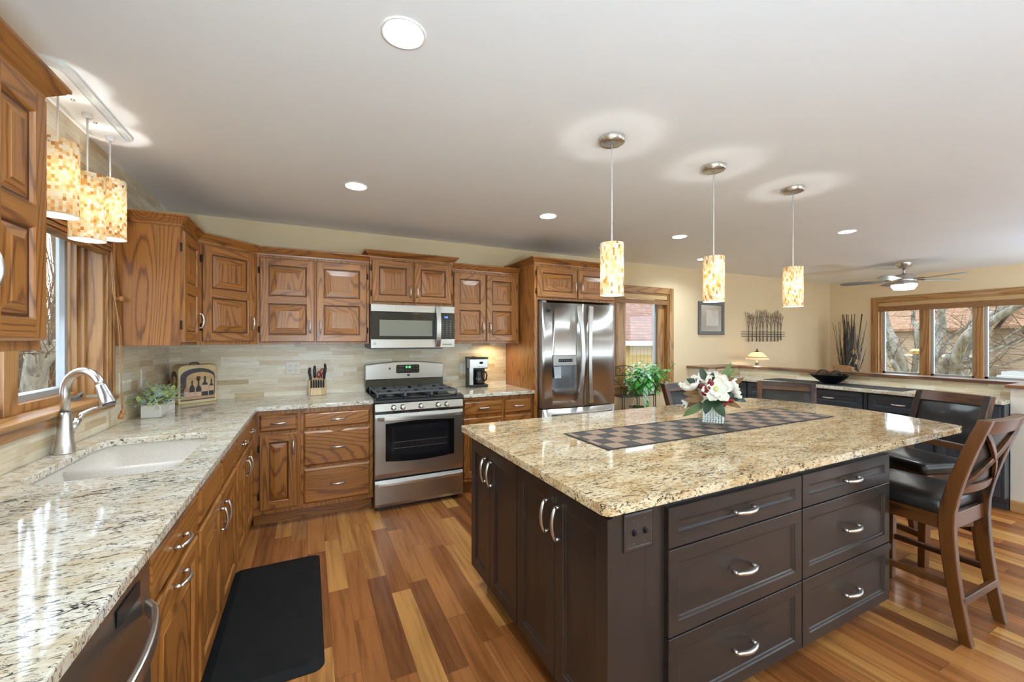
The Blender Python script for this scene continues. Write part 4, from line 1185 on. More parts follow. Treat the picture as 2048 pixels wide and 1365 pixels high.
def pendant_set(t, r, h, ncol, nrow, seed, zb, ztop, rodm, cord_r):
    """zb = shade bottom, ztop = where the cord meets the canopy, relative to the thing"""
    sh = build('shade', mosaic_shade(r, h, ncol, nrow, seed), SHELLS, t)
    sh.location = (0, 0, zb)
    build('lining', MB().lathe([(r - 0.002, 0.0), (r - 0.002, h - 0.002)], (0, 0, 0), 32), INNERW, sh)
    build('shade_rim', MB().lathe([(r, 0), (r + 0.0012, 0), (r + 0.0012, 0.004), (r, 0.004)], (0, 0, 0), 36), SHELLS[0], sh)
    mb = MB().lathe([(0.016, h - 0.005), (0.018, h - 0.002), (0.016, h - 0.002)], (0, 0, 0), 14)
    for a in (0, 120, 240): mb.bar([(0.012 * math.cos(R(a)), 0.012 * math.sin(R(a)), h - 0.0035), ((r - 0.001) * math.cos(R(a)), (r - 0.001) * math.sin(R(a)), h - 0.0035)], 0.004, 0.002)
    build('spider', mb, NICKEL, sh)
    bl = build('bulb', MB().sphere((0, 0, h * 0.52), 0.022, 14, 10, 0, 1.3), BULB, sh)
    build('socket', MB().lathe([(0.014, h * 0.62), (0.016, h * 0.66), (0.016, h * 0.9), (0.010, h - 0.004), (0.010, h + 0.006), (0.005, h + 0.012)], (0, 0, 0), 14), WHITEMETAL, sh)
    build('cord', MB().tube([(0, 0, zb + h), (0, 0, ztop)], cord_r, 8), rodm, t)
    for a in (30, 150, 270):
        build('rivet', MB().sphere(((r + 0.003) * math.cos(R(a)), (r + 0.003) * math.sin(R(a)), zb + h - 0.022), 0.004, 8, 6), NICKEL, t)
CLEARCORD = plain('clear_cord', srgb(226, 226, 224), 0.25, var=0.01)
for i, (x, lab) in enumerate(((1.365, 'leftmost of three amber mosaic pendants over the island'), (2.118, 'middle of three amber mosaic pendants over the island'), (2.898, 'rightmost of three amber mosaic pendants over the island'))):
    t = thing('pendant_lamp', lab, 'pendant light', (x, 1.63, CEIL), R(40 * i), 'mosaic pendants over the island')
    build('canopy', MB().lathe([(0.0005, -0.024), (0.012, -0.026), (0.058, -0.026), (0.064, -0.022), (0.064, 0.0)], (0, 0, 0), 32), NICKEL, t)
    pendant_set(t, 0.058, 0.262, 40, 13, 50 + i, -0.790, -0.02, CLEARCORD, 0.0026)
# trio over the sink hanging from one ribbed ceiling plate
t = thing('pendant_canopy', 'white ribbed ceiling plate above the sink holding three pendants', 'light fitting', (-0.875, 2.44, CEIL))
prof = rrect(-0.085, 0.085, -0.40, 0.31, 0.08, 8)
mb = MB().prism(prof, -0.012, 0.0)
mb.prism(rrect(-0.058, 0.055, -0.37, 0.30, 0.05, 6), -0.020, -0.012)
for k in range(4):
    e_ = 0.083 - k * 0.008
    ring = rrect(-e_, e_, -0.398 + k * 0.008, 0.306, e_ - 0.004, 8)
    mb.tube([(x, y, -0.013) for x, y in ring], 0.0026, 6)
build('plate', mb, WHITEMETAL, t)
for y in (-0.115, 0.085): build('screw', MB().lathe([(0.008, 0.0), (0.007, -0.004), (0.0004, -0.005)], (0.0, y, -0.020), 12), CHROME, t)
for i, (y, zb, lab) in enumerate(((2.205, 1.852, 'mosaic pendant over the sink nearest the left cabinet'), (2.442, 1.808, 'lowest and middle of the three mosaic pendants over the sink'), (2.672, 1.864, 'mosaic pendant over the sink nearest the oak side panel'))):
    t = thing('pendant_lamp', lab, 'pendant light', (-0.872, y, CEIL - 0.020), R(33 * i), 'mosaic pendants over the sink')
    build('cord_grip', MB().lathe([(0.017, 0.0), (0.017, -0.012), (0.012, -0.02), (0.005, -0.022)], (0, 0, 0), 16), WHITEMETAL, t)
    pendant_set(t, 0.060, 0.288, 38, 21, 80 + i, zb - (CEIL - 0.020), -0.02, CLEARCORD, 0.0034)

# ------------------------------------------------------------------ recessed ceiling lights
CANW = plain('can_trim_white', srgb(246, 242, 234), 0.45, var=0.01)
def can(x, y, label, src=None):
    if src: return dup(src, (x, y, CEIL), 0, label)
    t = thing('recessed_light', label, 'ceiling light', (x, y, CEIL), 0, 'recessed ceiling lights')
    build('trim_ring', MB().lathe([(0.074, -0.0005), (0.073, -0.004), (0.066, -0.005), (0.062, -0.001), (0.060, 0.008), (0.056, 0.03), (0.052, 0.034)], (0, 0, 0), 36), CANW, t)
    build('lens', MB().lathe([(0.054, 0.033), (0.03, 0.030), (0.0005, 0.029)], (0, 0, 0), 32), LENS, t)
    return t
c0 = can(0.28, 1.377, 'large recessed ceiling light nearest the camera')
for x, y, lab in ((0.277, 2.88, 'recessed ceiling light in front of the oak wall cabinets'), (1.75, 2.88, 'recessed ceiling light left of the first island pendant'), (3.25, 2.88, 'recessed ceiling light between first and second island pendants'),
                  (4.418, 3.55, 'recessed ceiling light closest to the back wall, just above second pendant'), (4.502, 2.055, 'recessed ceiling light between the third pendant and the ceiling fan'),
                  (1.75, -0.3, 'added recessed fill light behind the camera over the walkway'), (4.4, -0.3, 'added recessed fill light behind the camera near the right wall')):  # the two behind the camera are unseen, added to brighten the ceiling
    can(x, y, lab, c0)

# globe lamps in metal bowls, added unseen as fill beside and behind the camera
GLOBE = emit('fill_globe', (0.57, 0.79, 1.0), FILL_POWER)
for x, y, gr, lab in ((0.15, -1.35, 0.165, 'added fill globe lamp nearest the camera behind it'), (4.3, -2.3, 0.14, 'added fill globe lamp in the middle of the room behind the camera'), (7.2, -0.4, 0.125, 'added fill globe lamp in the far room beyond the half wall end')):
    t = thing('fill_lamp', lab, 'lamp', (x, y, 0), 0, 'added fill globe lamps')
    build('base', MB().lathe([(0.0005, 0), (0.14, 0), (0.14, 0.015), (0.02, 0.03), (0.012, 0.05)], (0, 0, 0), 24), BLACKMAT, t)
    build('pole', MB().tube([(0, 0, 0.03), (0, 0, 0.78)], 0.011, 10), BLACKMAT, t)
    build('bowl', MB().lathe([(0.0005, 0.765), (0.05, 0.77), (0.15, 0.82), (0.215, 0.90), (0.235, 0.985), (0.230, 0.985), (0.210, 0.905), (0.145, 0.83), (0.0005, 0.78)], (0, 0, 0), 36), CANW_, t)
    build('globe', MB().sphere((0, 0, 0.80 + gr), gr, 28, 18), GLOBE, t)

# ------------------------------------------------------------------ ceiling fan
t = thing('ceiling_fan', 'brushed nickel ceiling fan with five blades and lit bowl', 'ceiling fan', (7.03, 2.57, CEIL), R(38))
build('canopy', MB().lathe([(0.088, 0.0), (0.086, -0.012), (0.070, -0.045), (0.045, -0.065), (0.018, -0.070)], (0, 0, 0), 28), NICKEL, t)
build('downrod', MB().tube([(0, 0, -0.068), (0, 0, -0.145)], 0.013, 14), NICKEL, t)
build('motor', MB().lathe([(0.02, -0.128), (0.024, -0.142), (0.075, -0.150), (0.105, -0.166), (0.112, -0.185), (0.112, -0.20), (0.125, -0.205), (0.125, -0.245), (0.10, -0.25), (0.10, -0.262), (0.0005, -0.262)], (0, 0, 0), 36), NICKEL, t)
lk = build('light_bowl', MB().lathe([(0.128, -0.262), (0.128, -0.300), (0.10, -0.345), (0.05, -0.352), (0.0005, -0.353)], (0, 0, 0), 36), emit('fan_light', (1.0, 0.95, 0.86), 9.0), t)
build('light_rim', MB().lathe([(0.10, -0.255), (0.133, -0.258), (0.133, -0.285), (0.128, -0.286)], (0, 0, 0), 36), NICKEL, lk)
FANB = plain('fan_blade_silver', srgb(150, 156, 162), 0.4, 0.3, 0.03)
for k in range(5):
    a = 2 * PI * k / 5
    M_ = Matrix.Rotation(a, 4, 'Z') @ Matrix.Rotation(R(11), 4, 'X')
    poly = [(0.19, -0.05), (0.50, -0.068), (0.60, -0.066), (0.655, -0.035), (0.66, 0.02), (0.62, 0.062), (0.50, 0.068), (0.19, 0.05)]
    mb = MB().prism(poly, -0.003, 0.004)
    mb.v = [tuple(M_ @ Vector(v) + Vector((0, 0, -0.225))) for v in mb.v]
    bl = build('blade', mb, FANB, t)
    mb = MB().box(0.10, 0.235, -0.018, 0.018, 0.004, 0.011)
    mb.v = [tuple(M_ @ Vector(v) + Vector((0, 0, -0.225))) for v in mb.v]
    build('blade_iron', mb, BRONZE, bl, bevel=0.003)

# ------------------------------------------------------------------ floor mat
o = build('floor_mat', MB().prism(rrect(-0.225, 0.225, -0.52, 0.50, 0.045, 6), 0.0, 0.004).add([], []), RUBBER)
mb = MB(); a_ = rrect(-0.225, 0.225, -0.52, 0.50, 0.045, 6); b_ = rrect(-0.185, 0.185, -0.48, 0.46, 0.03, 6); n = len(a_)
vs = [(x, y, 0.0) for x, y in a_] + [(x, y, 0.004) for x, y in a_] + [(x, y, 0.016) for x, y in b_]
mb.add(vs, [(j * n + i, j * n + (i + 1) % n, (j + 1) * n + (i + 1) % n, (j + 1) * n + i) for j in range(2) for i in range(n)] + [tuple(range(2 * n, 3 * n)), tuple(range(n - 1, -1, -1))])
bpy.data.objects.remove(o)
o = build('floor_mat', mb, RUBBER, loc=(-0.165, 2.40, 0))
tag(o, 'black rubber anti-fatigue mat on floor before the sink', 'mat')

# ------------------------------------------------------------------ things on the left counter
GL = CT + 0.0005
# painted metal lunch box leaning in the corner
CREAM = plain('aged_cream_paint', srgb(214, 190, 138), 0.4, var=0.06, scale=20)
t = thing('wine_print_tin_box', 'cream tin box with handle and painted wine bottles in counter corner', 'box', (-0.800, 3.955, GL), R(38))
HW = 0.132
def arch(hw, h, r, n=6):
    pts = [(-hw, 0.0), (hw, 0.0)]
    pts += [(hw - r + r * math.cos(R(a)), h - r + r * math.sin(R(a))) for a in range(0, 91, 15)]
    pts += [(-hw + r - r * math.cos(R(a)), h - r + r * math.sin(R(a))) for a in range(90, -1, -15)]
    return pts
build('body', MB().extr(arch(HW, 0.292, 0.045), 'y', -0.055, 0.05), CREAM, t, bevel=0.004)
mb = MB().tube([(-0.03, 0, 0.292), (-0.028, 0, 0.302), (-0.012, 0, 0.306), (0.012, 0, 0.307), (0.028, 0, 0.304), (0.03, 0, 0.292)], 0.004, 8)
build('handle', mb, BLACKPLASTIC, t)
PDARK = plain('painted_niche', srgb(70, 62, 66), 0.45); PMID = plain('painted_glow', srgb(206, 170, 118), 0.45, var=0.1, scale=10)
PLEDGE = plain('painted_ledge', srgb(196, 150, 116), 0.45); PB1 = plain('painted_bottle', srgb(30, 26, 30), 0.3)
PB2 = plain('painted_rose', srgb(196, 130, 98), 0.35); PLAB = plain('painted_label', srgb(216, 178, 150), 0.45, var=0.1, scale=60)
# (front picture: niche, ledge and five bottles; side picture: two bottles)
def bottle(mb, x, z, wd, h, body, lab, dep, l0=0.12, l1=0.52):
    hw = wd / 2
    sh = [(x - hw, z), (x + hw, z), (x + hw, z + h * 0.52), (x + hw * 0.8, z + h * 0.62), (x + hw * 0.32, z + h * 0.72), (x + hw * 0.28, z + h), (x - hw * 0.28, z + h), (x - hw * 0.32, z + h * 0.72), (x - hw * 0.8, z + h * 0.62), (x - hw, z + h * 0.52)]
    mb.extr(sh, 'y', dep - 0.0006, dep, body)
    mb.extr([(x - hw * 0.98, z + h * l0), (x + hw * 0.98, z + h * l0), (x + hw * 0.98, z + h * l1), (x - hw * 0.98, z + h * l1)], 'y', dep - 0.0010, dep - 0.0006, lab)
mb = MB()
niche = [(-0.118, 0.045), (0.118, 0.045), (0.118, 0.205)] + [(0.118 * math.cos(R(a)), 0.205 + 0.062 * math.sin(R(a))) for a in range(15, 166, 15)] + [(-0.118, 0.205)]
mb.extr(niche, 'y', -0.0556, -0.055, 0)
mb.extr([(-0.080, 0.055), (0.112, 0.055), (0.112, 0.19)] + [(0.016 + 0.096 * math.cos(R(a)), 0.19 + 0.046 * math.sin(R(a))) for a in range(15, 166, 15)] + [(-0.080, 0.19)], 'y', -0.0560, -0.0556, 1)
mb.extr([(-0.118, 0.03), (0.118, 0.03), (0.118, 0.058), (-0.118, 0.058)], 'y', -0.0562, -0.0556, 2)
mb.extr([(-0.118, 0.022), (0.118, 0.022), (0.118, 0.031), (-0.118, 0.031)], 'y', -0.0564, -0.0556, 0)
for x, wd, h, bd, l0, l1 in ((-0.078, 0.034, 0.10, 4, 0.02, 0.42), (-0.042, 0.036, 0.125, 3, 0.02, 0.28), (0.002, 0.036, 0.115, 3, 0.02, 0.30), (0.046, 0.046, 0.152, 3, 0.22, 0.55), (0.092, 0.034, 0.128, 3, 0.28, 0.58)):
    bottle(mb, x, 0.050, wd, h, bd, 5, -0.0562, l0, l1)
build('painted_front', mb, [PDARK, PMID, PLEDGE, PB1, PB2, PLAB], t)
mb = MB()
mb.extr([(-0.040, 0.05), (0.040, 0.05), (0.040, 0.21)] + [(0.040 * math.cos(R(a)), 0.21 + 0.04 * math.sin(R(a))) for a in range(15, 166, 15)] + [(-0.040, 0.21)], 'y', -0.0006, 0, 0)
mb.extr([(-0.036, 0.06), (0.030, 0.06), (0.030, 0.19), (0.0, 0.215), (-0.036, 0.19)], 'y', -0.001, -0.0006, 1)
bottle(mb, -0.018, 0.055, 0.034, 0.15, 3, 5, -0.001, 0.15, 0.45); bottle(mb, 0.02, 0.055, 0.028, 0.115, 3, 5, -0.001, 0.15, 0.45)
mb.v = [(-HW + y, -x, z) for x, y, z in mb.v]
build('painted_side', mb, [PDARK, PMID, PLEDGE, PB1, PB2, PLAB], t)
build('lid_seam', MB().box(-HW - 0.0012, HW + 0.0012, -0.0572, 0.0552, 0.188, 0.1895), BRONZE, t)
build('clasp', MB().box(-0.014, 0.014, -0.061, -0.0565, 0.193, 0.203).box(-0.014, 0.014, -0.060, -0.0565, 0.176, 0.186).box(-0.006, 0.006, -0.063, -0.0565, 0.165, 0.198), BRONZE, t, bevel=0.002)

# white planter of artificial sage leaves
rnd = random.Random(5)
t = thing('potted_plant', 'white rectangular planter of pale green leaves beside the tin box', 'plant', (-0.865, 3.365, GL), R(82))
build('planter', MB().rings(-0.11, 0.11, -0.045, 0.045, [(0, 0), (0, 0.075), (0.008, 0.075), (0.010, 0.06)], 0, 0, 0).box(-0.11, 0.11, -0.001, 0, 0, 0) if False else MB().box(-0.0945, 0.0945, -0.052, 0.052, 0, 0.080), wood('whitewashed_wood', srgb(206, 200, 192), srgb(232, 228, 222), srgb(238, 236, 232), 'x', 4, 5, 0.5, 0.15), t, bevel=0.003)
L1, L2, L3 = translucent('sage_leaf', srgb(220, 232, 226), 0.15), translucent('lime_leaf', srgb(206, 214, 140), 0.15), translucent('grey_green_leaf', srgb(188, 208, 190), 0.15)
mb = MB()
for k in range(330):
    bx_, by_ = rnd.uniform(-0.105, 0.105), rnd.uniform(-0.05, 0.05)
    a = rnd.uniform(0, 2 * PI); el = rnd.uniform(0.1, 1.3)
    ox, oy = bx_ * 1.15, by_ * 1.5
    base = (ox + 0.02 * math.cos(a), oy + 0.02 * math.sin(a), 0.072 + rnd.uniform(0.0, 0.105) * (1.15 - abs(bx_) / 0.15))
    d_ = (math.cos(a) * math.cos(el) + bx_ * 3, math.sin(a) * math.cos(el) + by_ * 4, math.sin(el) * 0.8)
    mb.leaf(base, d_, (0, 0, 1), rnd.uniform(0.040, 0.062), rnd.uniform(0.018, 0.027), rnd.choice((0, 0, 1, 1, 2)), 0.25, 0.2)
build('foliage', mb, [L1, L2, L3], t)

# knife block
BEECH = wood('beech', srgb(206, 172, 122), srgb(222, 190, 142), srgb(230, 200, 154), 'z', 3, 6, 0.45, 0.2)
t = thing('knife_block', 'pale wooden knife block with black-handled knives left of the range', 'knife block', (0.066, 4.02, GL), R(4))
build('block', MB().extr([(-0.045, 0.0), (0.045, 0.0), (0.055, 0.10), (0.012, 0.165), (-0.045, 0.105)], 'x', -0.058, 0.058).box(-0.072, -0.058, -0.02, 0.05, 0.0, 0.13).box(0.058, 0.072, -0.02, 0.05, 0.0, 0.13), BEECH, t, bevel=0.003)
for k in range(6):
    x = -0.048 + k * 0.019
    o = thing('steak_knife', 'black steak knife handle in the front row of knife block', 'knife', (0.066 + x, 4.02 - 0.046, GL + 0.112), R(4), 'steak knives in the front of the knife block')
    build('handle', MB().tube([(0, 0.004, 0.02), (0, -0.008, -0.008), (0, -0.010, -0.045)], [0.006, 0.0075, 0.0065], 8), BLACKPLASTIC, o)
    build('bolster', MB().tube([(0, 0.008, 0.030), (0, 0.004, 0.020)], [0.0045, 0.006], 8), STEEL, o)
for nm, x, y, z, dx_, ln, lab in (('kitchen_knife', -0.052, 0.0, 0.135, -0.012, 0.105, 'curved black kitchen knife at left of knife block'), ('kitchen_knife', -0.022, 0.02, 0.14, 0.0, 0.115, 'black loop-ended knife second from left in knife block'), ('kitchen_knife', 0.052, 0.01, 0.14, 0.012, 0.13, 'tallest black kitchen knife at right of knife block')):
    o = thing(nm, lab, 'knife', (0.066 + x, 4.02 + y - 0.012, GL + z), R(4), 'large knives in the knife block')
    build('handle', MB().tube([(0, 0, -0.02), (dx_ * 0.3, -0.006, ln * 0.25), (dx_, -0.004, ln * 0.65), (dx_ * 0.7, -0.014, ln)], [0.009, 0.011, 0.012, 0.009], 10), BLACKPLASTIC, o)
    for z_ in (0.25, 0.6): build('rivet', MB().sphere((dx_ * 0.6, -0.016, ln * z_), 0.0028, 8, 6), STEEL, o)
o = thing('kitchen_scissors', 'red-handled kitchen scissors standing in knife block', 'scissors', (0.09, 4.02, GL + 0.14), R(4))
RED = plain('red_plastic', srgb(150, 22, 26), 0.3)
for s in (0, 1):
    mb = MB(); cx, cz = (-0.012, 0.038) if s == 0 else (0.012, 0.062)
    mb.tube([(cx + 0.013 * math.cos(2 * PI * k / 14) + 0.006 * math.sin(2 * PI * k / 14), 0.002 * s, cz + 0.026 * math.sin(2 * PI * k / 14)) for k in range(15)], 0.0055, 8)
    mb.tube([(cx * 0.4, 0, -0.01), (cx * 0.8, 0, cz - 0.024)], 0.006, 8)
    build('handle', mb, RED, o)
build('blade', MB().box(-0.006, 0.006, -0.002, 0.002, -0.05, 0.0), STEEL, o)

# coffee maker
t = thing('coffee_maker', 'black and steel drip coffee maker right of the range', 'coffee maker', (1.565, 4.00, GL), R(-4))
build('body', MB().box(-0.098, 0.098, -0.085, 0.085, 0.0, 0.028).box(-0.098, 0.098, 0.025, 0.085, 0.028, 0.30).box(-0.098, -0.062, -0.07, 0.03, 0.028, 0.19).box(-0.062, 0.098, -0.08, 0.03, 0.19, 0.2), BLACKPLASTIC, t, bevel=0.006)
build('brew_head', MB().box(-0.098, 0.098, -0.086, 0.03, 0.195, 0.292), STEEL_V, t, bevel=0.006)
build('lid', MB().box(-0.10, 0.10, -0.088, 0.086, 0.292, 0.308).lathe([(0.02, 0.308), (0.018, 0.314), (0.0005, 0.315)], (-0.03, 0.02, 0), 14), BLACKPLASTIC, t, bevel=0.005)
build('side_strip', MB().box(-0.1005, -0.064, -0.0885, -0.06, 0.028, 0.2), STEEL_V, t)
build('badge', MB().lathe([(0.022, 0), (0.02, 0.003), (0.0005, 0.004)], (0, 0, 0), 20), BLACKGLOSS, t).matrix_basis = Matrix.Translation((0.022, -0.086, 0.25)) @ Matrix.Rotation(R(90), 4, 'X') @ Matrix.Scale(0.6, 4, (0, 1, 0))
for k in range(4):
    build('button', MB().lathe([(0.006, 0), (0.005, 0.003), (0.0004, 0.0035)], (0, 0, 0), 12), CHROME, t).matrix_basis = Matrix.Translation((-0.022 + 0.026 * k, -0.086, 0.213)) @ Matrix.Rotation(R(90), 4, 'X')
cf = build('carafe', MB().lathe([(0.0005, 0.0), (0.05, 0.0), (0.058, 0.02), (0.060, 0.05), (0.052, 0.085), (0.042, 0.105), (0.044, 0.118)], (0.012, -0.03, 0.032), 26), DARKGLASS, t)
build('carafe_lid', MB().lathe([(0.046, 0.0), (0.046, 0.012), (0.03, 0.02), (0.0005, 0.021)], (0.012, -0.03, 0.15), 22), BLACKPLASTIC, cf)
build('carafe_handle', MB().tube([(0.045, -0.055, 0.155), (0.075, -0.075, 0.152), (0.085, -0.08, 0.12), (0.078, -0.076, 0.075), (0.06, -0.06, 0.062)], 0.008, 10), BLACKPLASTIC, cf)

# outlets and switch plates
def plate(name, label, cat, loc, rot, wd, h, kind):
    t = thing(name, label, cat, loc, rot)
    build('plate', MB().rings(-wd / 2, wd / 2, -h / 2, h / 2, [(0, 0), (0, -0.003), (0.004, -0.006)], 0, 0, 0), WHITEPLASTIC, t)
    if kind == 'outlet':
        n = max(1, round(wd / 0.055))
        for i in range(n):
            for z in (-0.02, 0.02):
                x = (i - (n - 1) / 2) * 0.046
                s_ = build('socket', MB().extr(rrect(x - 0.016, x + 0.016, z - 0.014, z + 0.014, 0.008, 3), 'y', -0.0075, -0.006), WHITEPLASTIC, t)
                build('slots', MB().box(x - 0.008, x - 0.0055, -0.0079, -0.0074, z - 0.001, z + 0.008).box(x + 0.0055, x + 0.008, -0.0079, -0.0074, z - 0.001, z + 0.008).box(x - 0.0025, x + 0.0025, -0.0079, -0.0074, z - 0.009, z - 0.004), BLACKPLASTIC, s_)
    else:
        n = max(1, round(wd / 0.055))
        for i in range(n):
            x = (i - (n - 1) / 2) * 0.046
            build('toggle', MB().box(x - 0.005, x + 0.005, -0.018, -0.005, -0.004, 0.010), WHITEPLASTIC, t, bevel=0.002)
    return t
plate('wall_outlet', 'ivory double outlet on tile left of the knife block', 'outlet', (-0.126, BY - 0.008, 1.125), 0, 0.115, 0.115, 'outlet')
plate('wall_outlet', 'ivory outlet half hidden behind the coffee maker', 'outlet', (1.452, BY - 0.008, 1.075), 0, 0.06, 0.11, 'outlet')
plate('wall_switch', 'wide ivory switch plate on side tile right of sink window', 'switch', (WX, 3.215, 1.122), R(90), 0.165, 0.118, 'switch')
plate('wall_outlet', 'narrow ivory outlet plate on side tile above the planter', 'outlet', (WX, 3.51, 1.122), R(90), 0.07, 0.115, 'outlet')
# under-cabinet lamp
t = thing('under_cabinet_light', 'small warm puck light under the cabinet above coffee maker', 'light fitting', (1.72, 3.95, 1.338))
build('housing', MB().lathe([(0.036, 0.0), (0.036, -0.012), (0.030, -0.014), (0.030, -0.010)], (0, 0, 0), 22), WHITEMETAL, t)
build('lens', MB().lathe([(0.030, -0.011), (0.0005, -0.011)], (0, 0, 0), 22), emit('puck_glow', (1.0, 0.74, 0.36), 90.0), t)

# ------------------------------------------------------------------ island top
WEAVE = N('woven_runner'); _v = WEAVE.obj(False)
_sx = WEAVE.n('ShaderNodeSeparateXYZ'); WEAVE.l(_v, _sx.inputs[0])
def _chk(m, k):
    a = m.math('FLOOR', m.math('MULTIPLY', _sx.outputs['X'], k)); b = m.math('FLOOR', m.math('MULTIPLY', _sx.outputs['Y'], k))
    return m.math('MODULO', m.math('ABSOLUTE', m.math('ADD', a, b)), 2.0)
_big = _chk(WEAVE, 11.7)
_sm = _chk(WEAVE, 150.0)
_fx = WEAVE.math('FRACT', WEAVE.math('MULTIPLY', _sx.outputs['X'], 110.0)); _fy = WEAVE.math('FRACT', WEAVE.math('MULTIPLY', _sx.outputs['Y'], 110.0))
_dot = WEAVE.math('MULTIPLY', WEAVE.math('GREATER_THAN', _fx, 0.32), WEAVE.math('GREATER_THAN', _fy, 0.32))
_c = WEAVE.mix((0.020, 0.018, 0.018, 1), srgb(206, 170, 138), WEAVE.math('MULTIPLY', _dot, WEAVE.math('SUBTRACT', 1.0, _big)))
_c = WEAVE.mix(_c, srgb(96, 84, 76), WEAVE.math('MULTIPLY', WEAVE.math('MULTIPLY', _dot, _big), 0.55))
WEAVE.bump(_dot, 0.3, 0.001)
WEAVE = WEAVE.set(_c, 0.6)
t = thing('table_runner', 'black and tan woven checked runner along the island top', 'runner', (2.065, 1.597, GL))
build('weave', MB().box(-0.885, 0.885, -0.165, 0.165, 0, 0.0025), WEAVE, t)
mb = MB()
for s in (-1, 1):
    mb.box(-0.895, 0.895, s * 0.17 - 0.006, s * 0.17 + 0.006, 0, 0.0035); mb.box(s * 0.889 - 0.006, s * 0.889 + 0.006, -0.164, 0.164, 0, 0.0035)
build('border', mb, plain('black_binding', (0.014, 0.013, 0.013, 1), 0.6), t, bevel=0.001)

# vase of magnolias
VZ = GL + 0.003
t = thing('flower_vase', 'square glass vase filled with clear beads on the woven runner', 'vase', (2.075, 1.60, VZ), R(-54))
mb = MB().box(-0.062, 0.062, -0.062, 0.062, 0, 0.012)
for a, b, c_, d_ in ((-0.062, -0.055, -0.062, 0.062), (0.055, 0.062, -0.062, 0.062), (-0.055, 0.055, -0.062, -0.055), (-0.055, 0.055, 0.055, 0.062)):
    mb.box(a, b, c_, d_, 0.012, 0.155)
VASEG = N('vase_glass'); VASEG.set(srgb(226, 236, 234), 0.02, spec=0.6); VASEG.b.inputs['Transmission Weight'].default_value = 0.0
VASEG = glass_pane('vase_glass_wall', (0.97, 0.99, 0.985, 1), 0.5)
build('glass', mb, VASEG, t)
BEAD = plain('glass_bead', srgb(244, 248, 246), 0.04, var=0.12, scale=60, spec=0.9)
mb = MB(); rnd = random.Random(8)
for iz in range(9):
    for ix in range(8):
        for iy in range(8):
            if 0 < ix < 7 and 0 < iy < 7 and iz < 8: continue
            mb.sphere((-0.0485 + ix * 0.0138 + rnd.uniform(-0.001, 0.001) + 0.0014 * (iz % 2), -0.0485 + iy * 0.0138 - 0.0014 * (iz % 2) + rnd.uniform(-0.001, 0.001), 0.0195 + iz * 0.0128), 0.0067, 7, 5)
o = build('beads', mb, BEAD, t); o['kind'] = 'stuff'
t = thing('flower_bouquet', 'bouquet of white magnolias with red berries in the glass vase', 'flowers', (2.075, 1.60, VZ + 0.10))
PET = N('white_petal'); _v = PET.obj()
PET.set(PET.ramp(PET.noise(_v, 20, 2), [(0.3, srgb(236, 230, 214)), (0.7, srgb(250, 247, 240))]), 0.55)
PET.b.inputs['Subsurface Weight'].default_value = 0.15; PET.b.inputs['Subsurface Scale'].default_value = 0.02
PET = PET.m
GLF = plain('magnolia_leaf', srgb(44, 66, 44), 0.3, var=0.3, scale=12); BRL = plain('bronze_leaf_back', srgb(112, 80, 40), 0.5, var=0.2, scale=12); GLL = plain('olive_leaf', srgb(96, 116, 62), 0.4, var=0.25, scale=12)
STEMM = plain('twig', srgb(70, 60, 36), 0.6)
def flower(c, facing, size, npet, openness, seed):
    rnd = random.Random(seed); mb = MB()
    f = Vector(facing).normalized(); a = f.orthogonal().normalized(); b = f.cross(a)
    c = Vector(c)
    for ring_, (cnt, op, sz) in enumerate(((npet, openness, 1.0), (max(3, npet - 2), openness * 0.6, 0.85))):
        for k in range(cnt):
            an = 2 * PI * (k + 0.5 * ring_) / cnt + rnd.uniform(-0.15, 0.15)
            out = a * math.cos(an) + b * math.sin(an)
            side = f.cross(out).normalized()
            L_ = size * sz * rnd.uniform(0.9, 1.1); Wd = L_ * 0.62
            n, q = 7, 6; vs = []
            for i in range(n + 1):
                u = i / n
                ang = R(85) * (1 - op) * (1 - 0.55 * u) if True else 0
                rad = L_ * (math.sin(u * 1.45)) * (0.35 + 0.65 * op)
                hgt = L_ * (0.10 + 0.85 * (1 - op) * u + 0.28 * op * u * u) 
                wv = Wd * math.sin(PI * min(0.97, 0.10 + 0.80 * u)) ** 0.65
                for j in range(q + 1):
                    s_ = -1 + 2 * j / q
                    vs.append(c + out * (rad - 0.22 * Wd * (abs(s_) ** 2) * (1 - 0.3 * op)) + f * (hgt + 0.10 * Wd * s_ * s_) + side * (s_ * wv * 0.5) + f * rnd.uniform(-0.0008, 0.0008))
            mb.add(vs, [(i * (q + 1) + j, i * (q + 1) + j + 1, (i + 1) * (q + 1) + j + 1, (i + 1) * (q + 1) + j) for i in range(n) for j in range(q)], 0, True)
    return mb
cd = Vector((-0.79, -0.61, 0))          # direction from the vase to the room's near left
rt = Vector((0.61, -0.79, 0))
up = Vector((0, 0, 1))
P3 = lambda r_, f_, z_: rt * r_ + cd * f_ + up * z_
fl = build('blossom', flower(P3(0.015, 0.045, 0.095), cd + up * 0.55 + rt * 0.1, 0.100, 6, 0.85, 3), PET, t)
build('stamen', MB().sphere(P3(0.013, 0.068, 0.108), 0.011, 10, 8, 0, 1.3), plain('flower_heart', srgb(206, 200, 120), 0.6), fl)
build('blossom', flower(P3(-0.105, 0.02, 0.075), up * 0.9 - rt * 0.35 + cd * 0.4, 0.104, 5, 0.42, 4), PET, t)
build('blossom', flower(P3(-0.03, -0.03, 0.125), up + cd * 0.3 - rt * 0.3, 0.096, 6, 0.8, 6), PET, t)
build('blossom', flower(P3(0.072, 0.0, 0.10), rt + up * 0.3, 0.090, 6, 0.7, 9), PET, t)
build('bud', flower(P3(0.098, 0.03, 0.065), rt + up * 0.4 + cd * 0.2, 0.05, 4, 0.3, 12), PET, t)
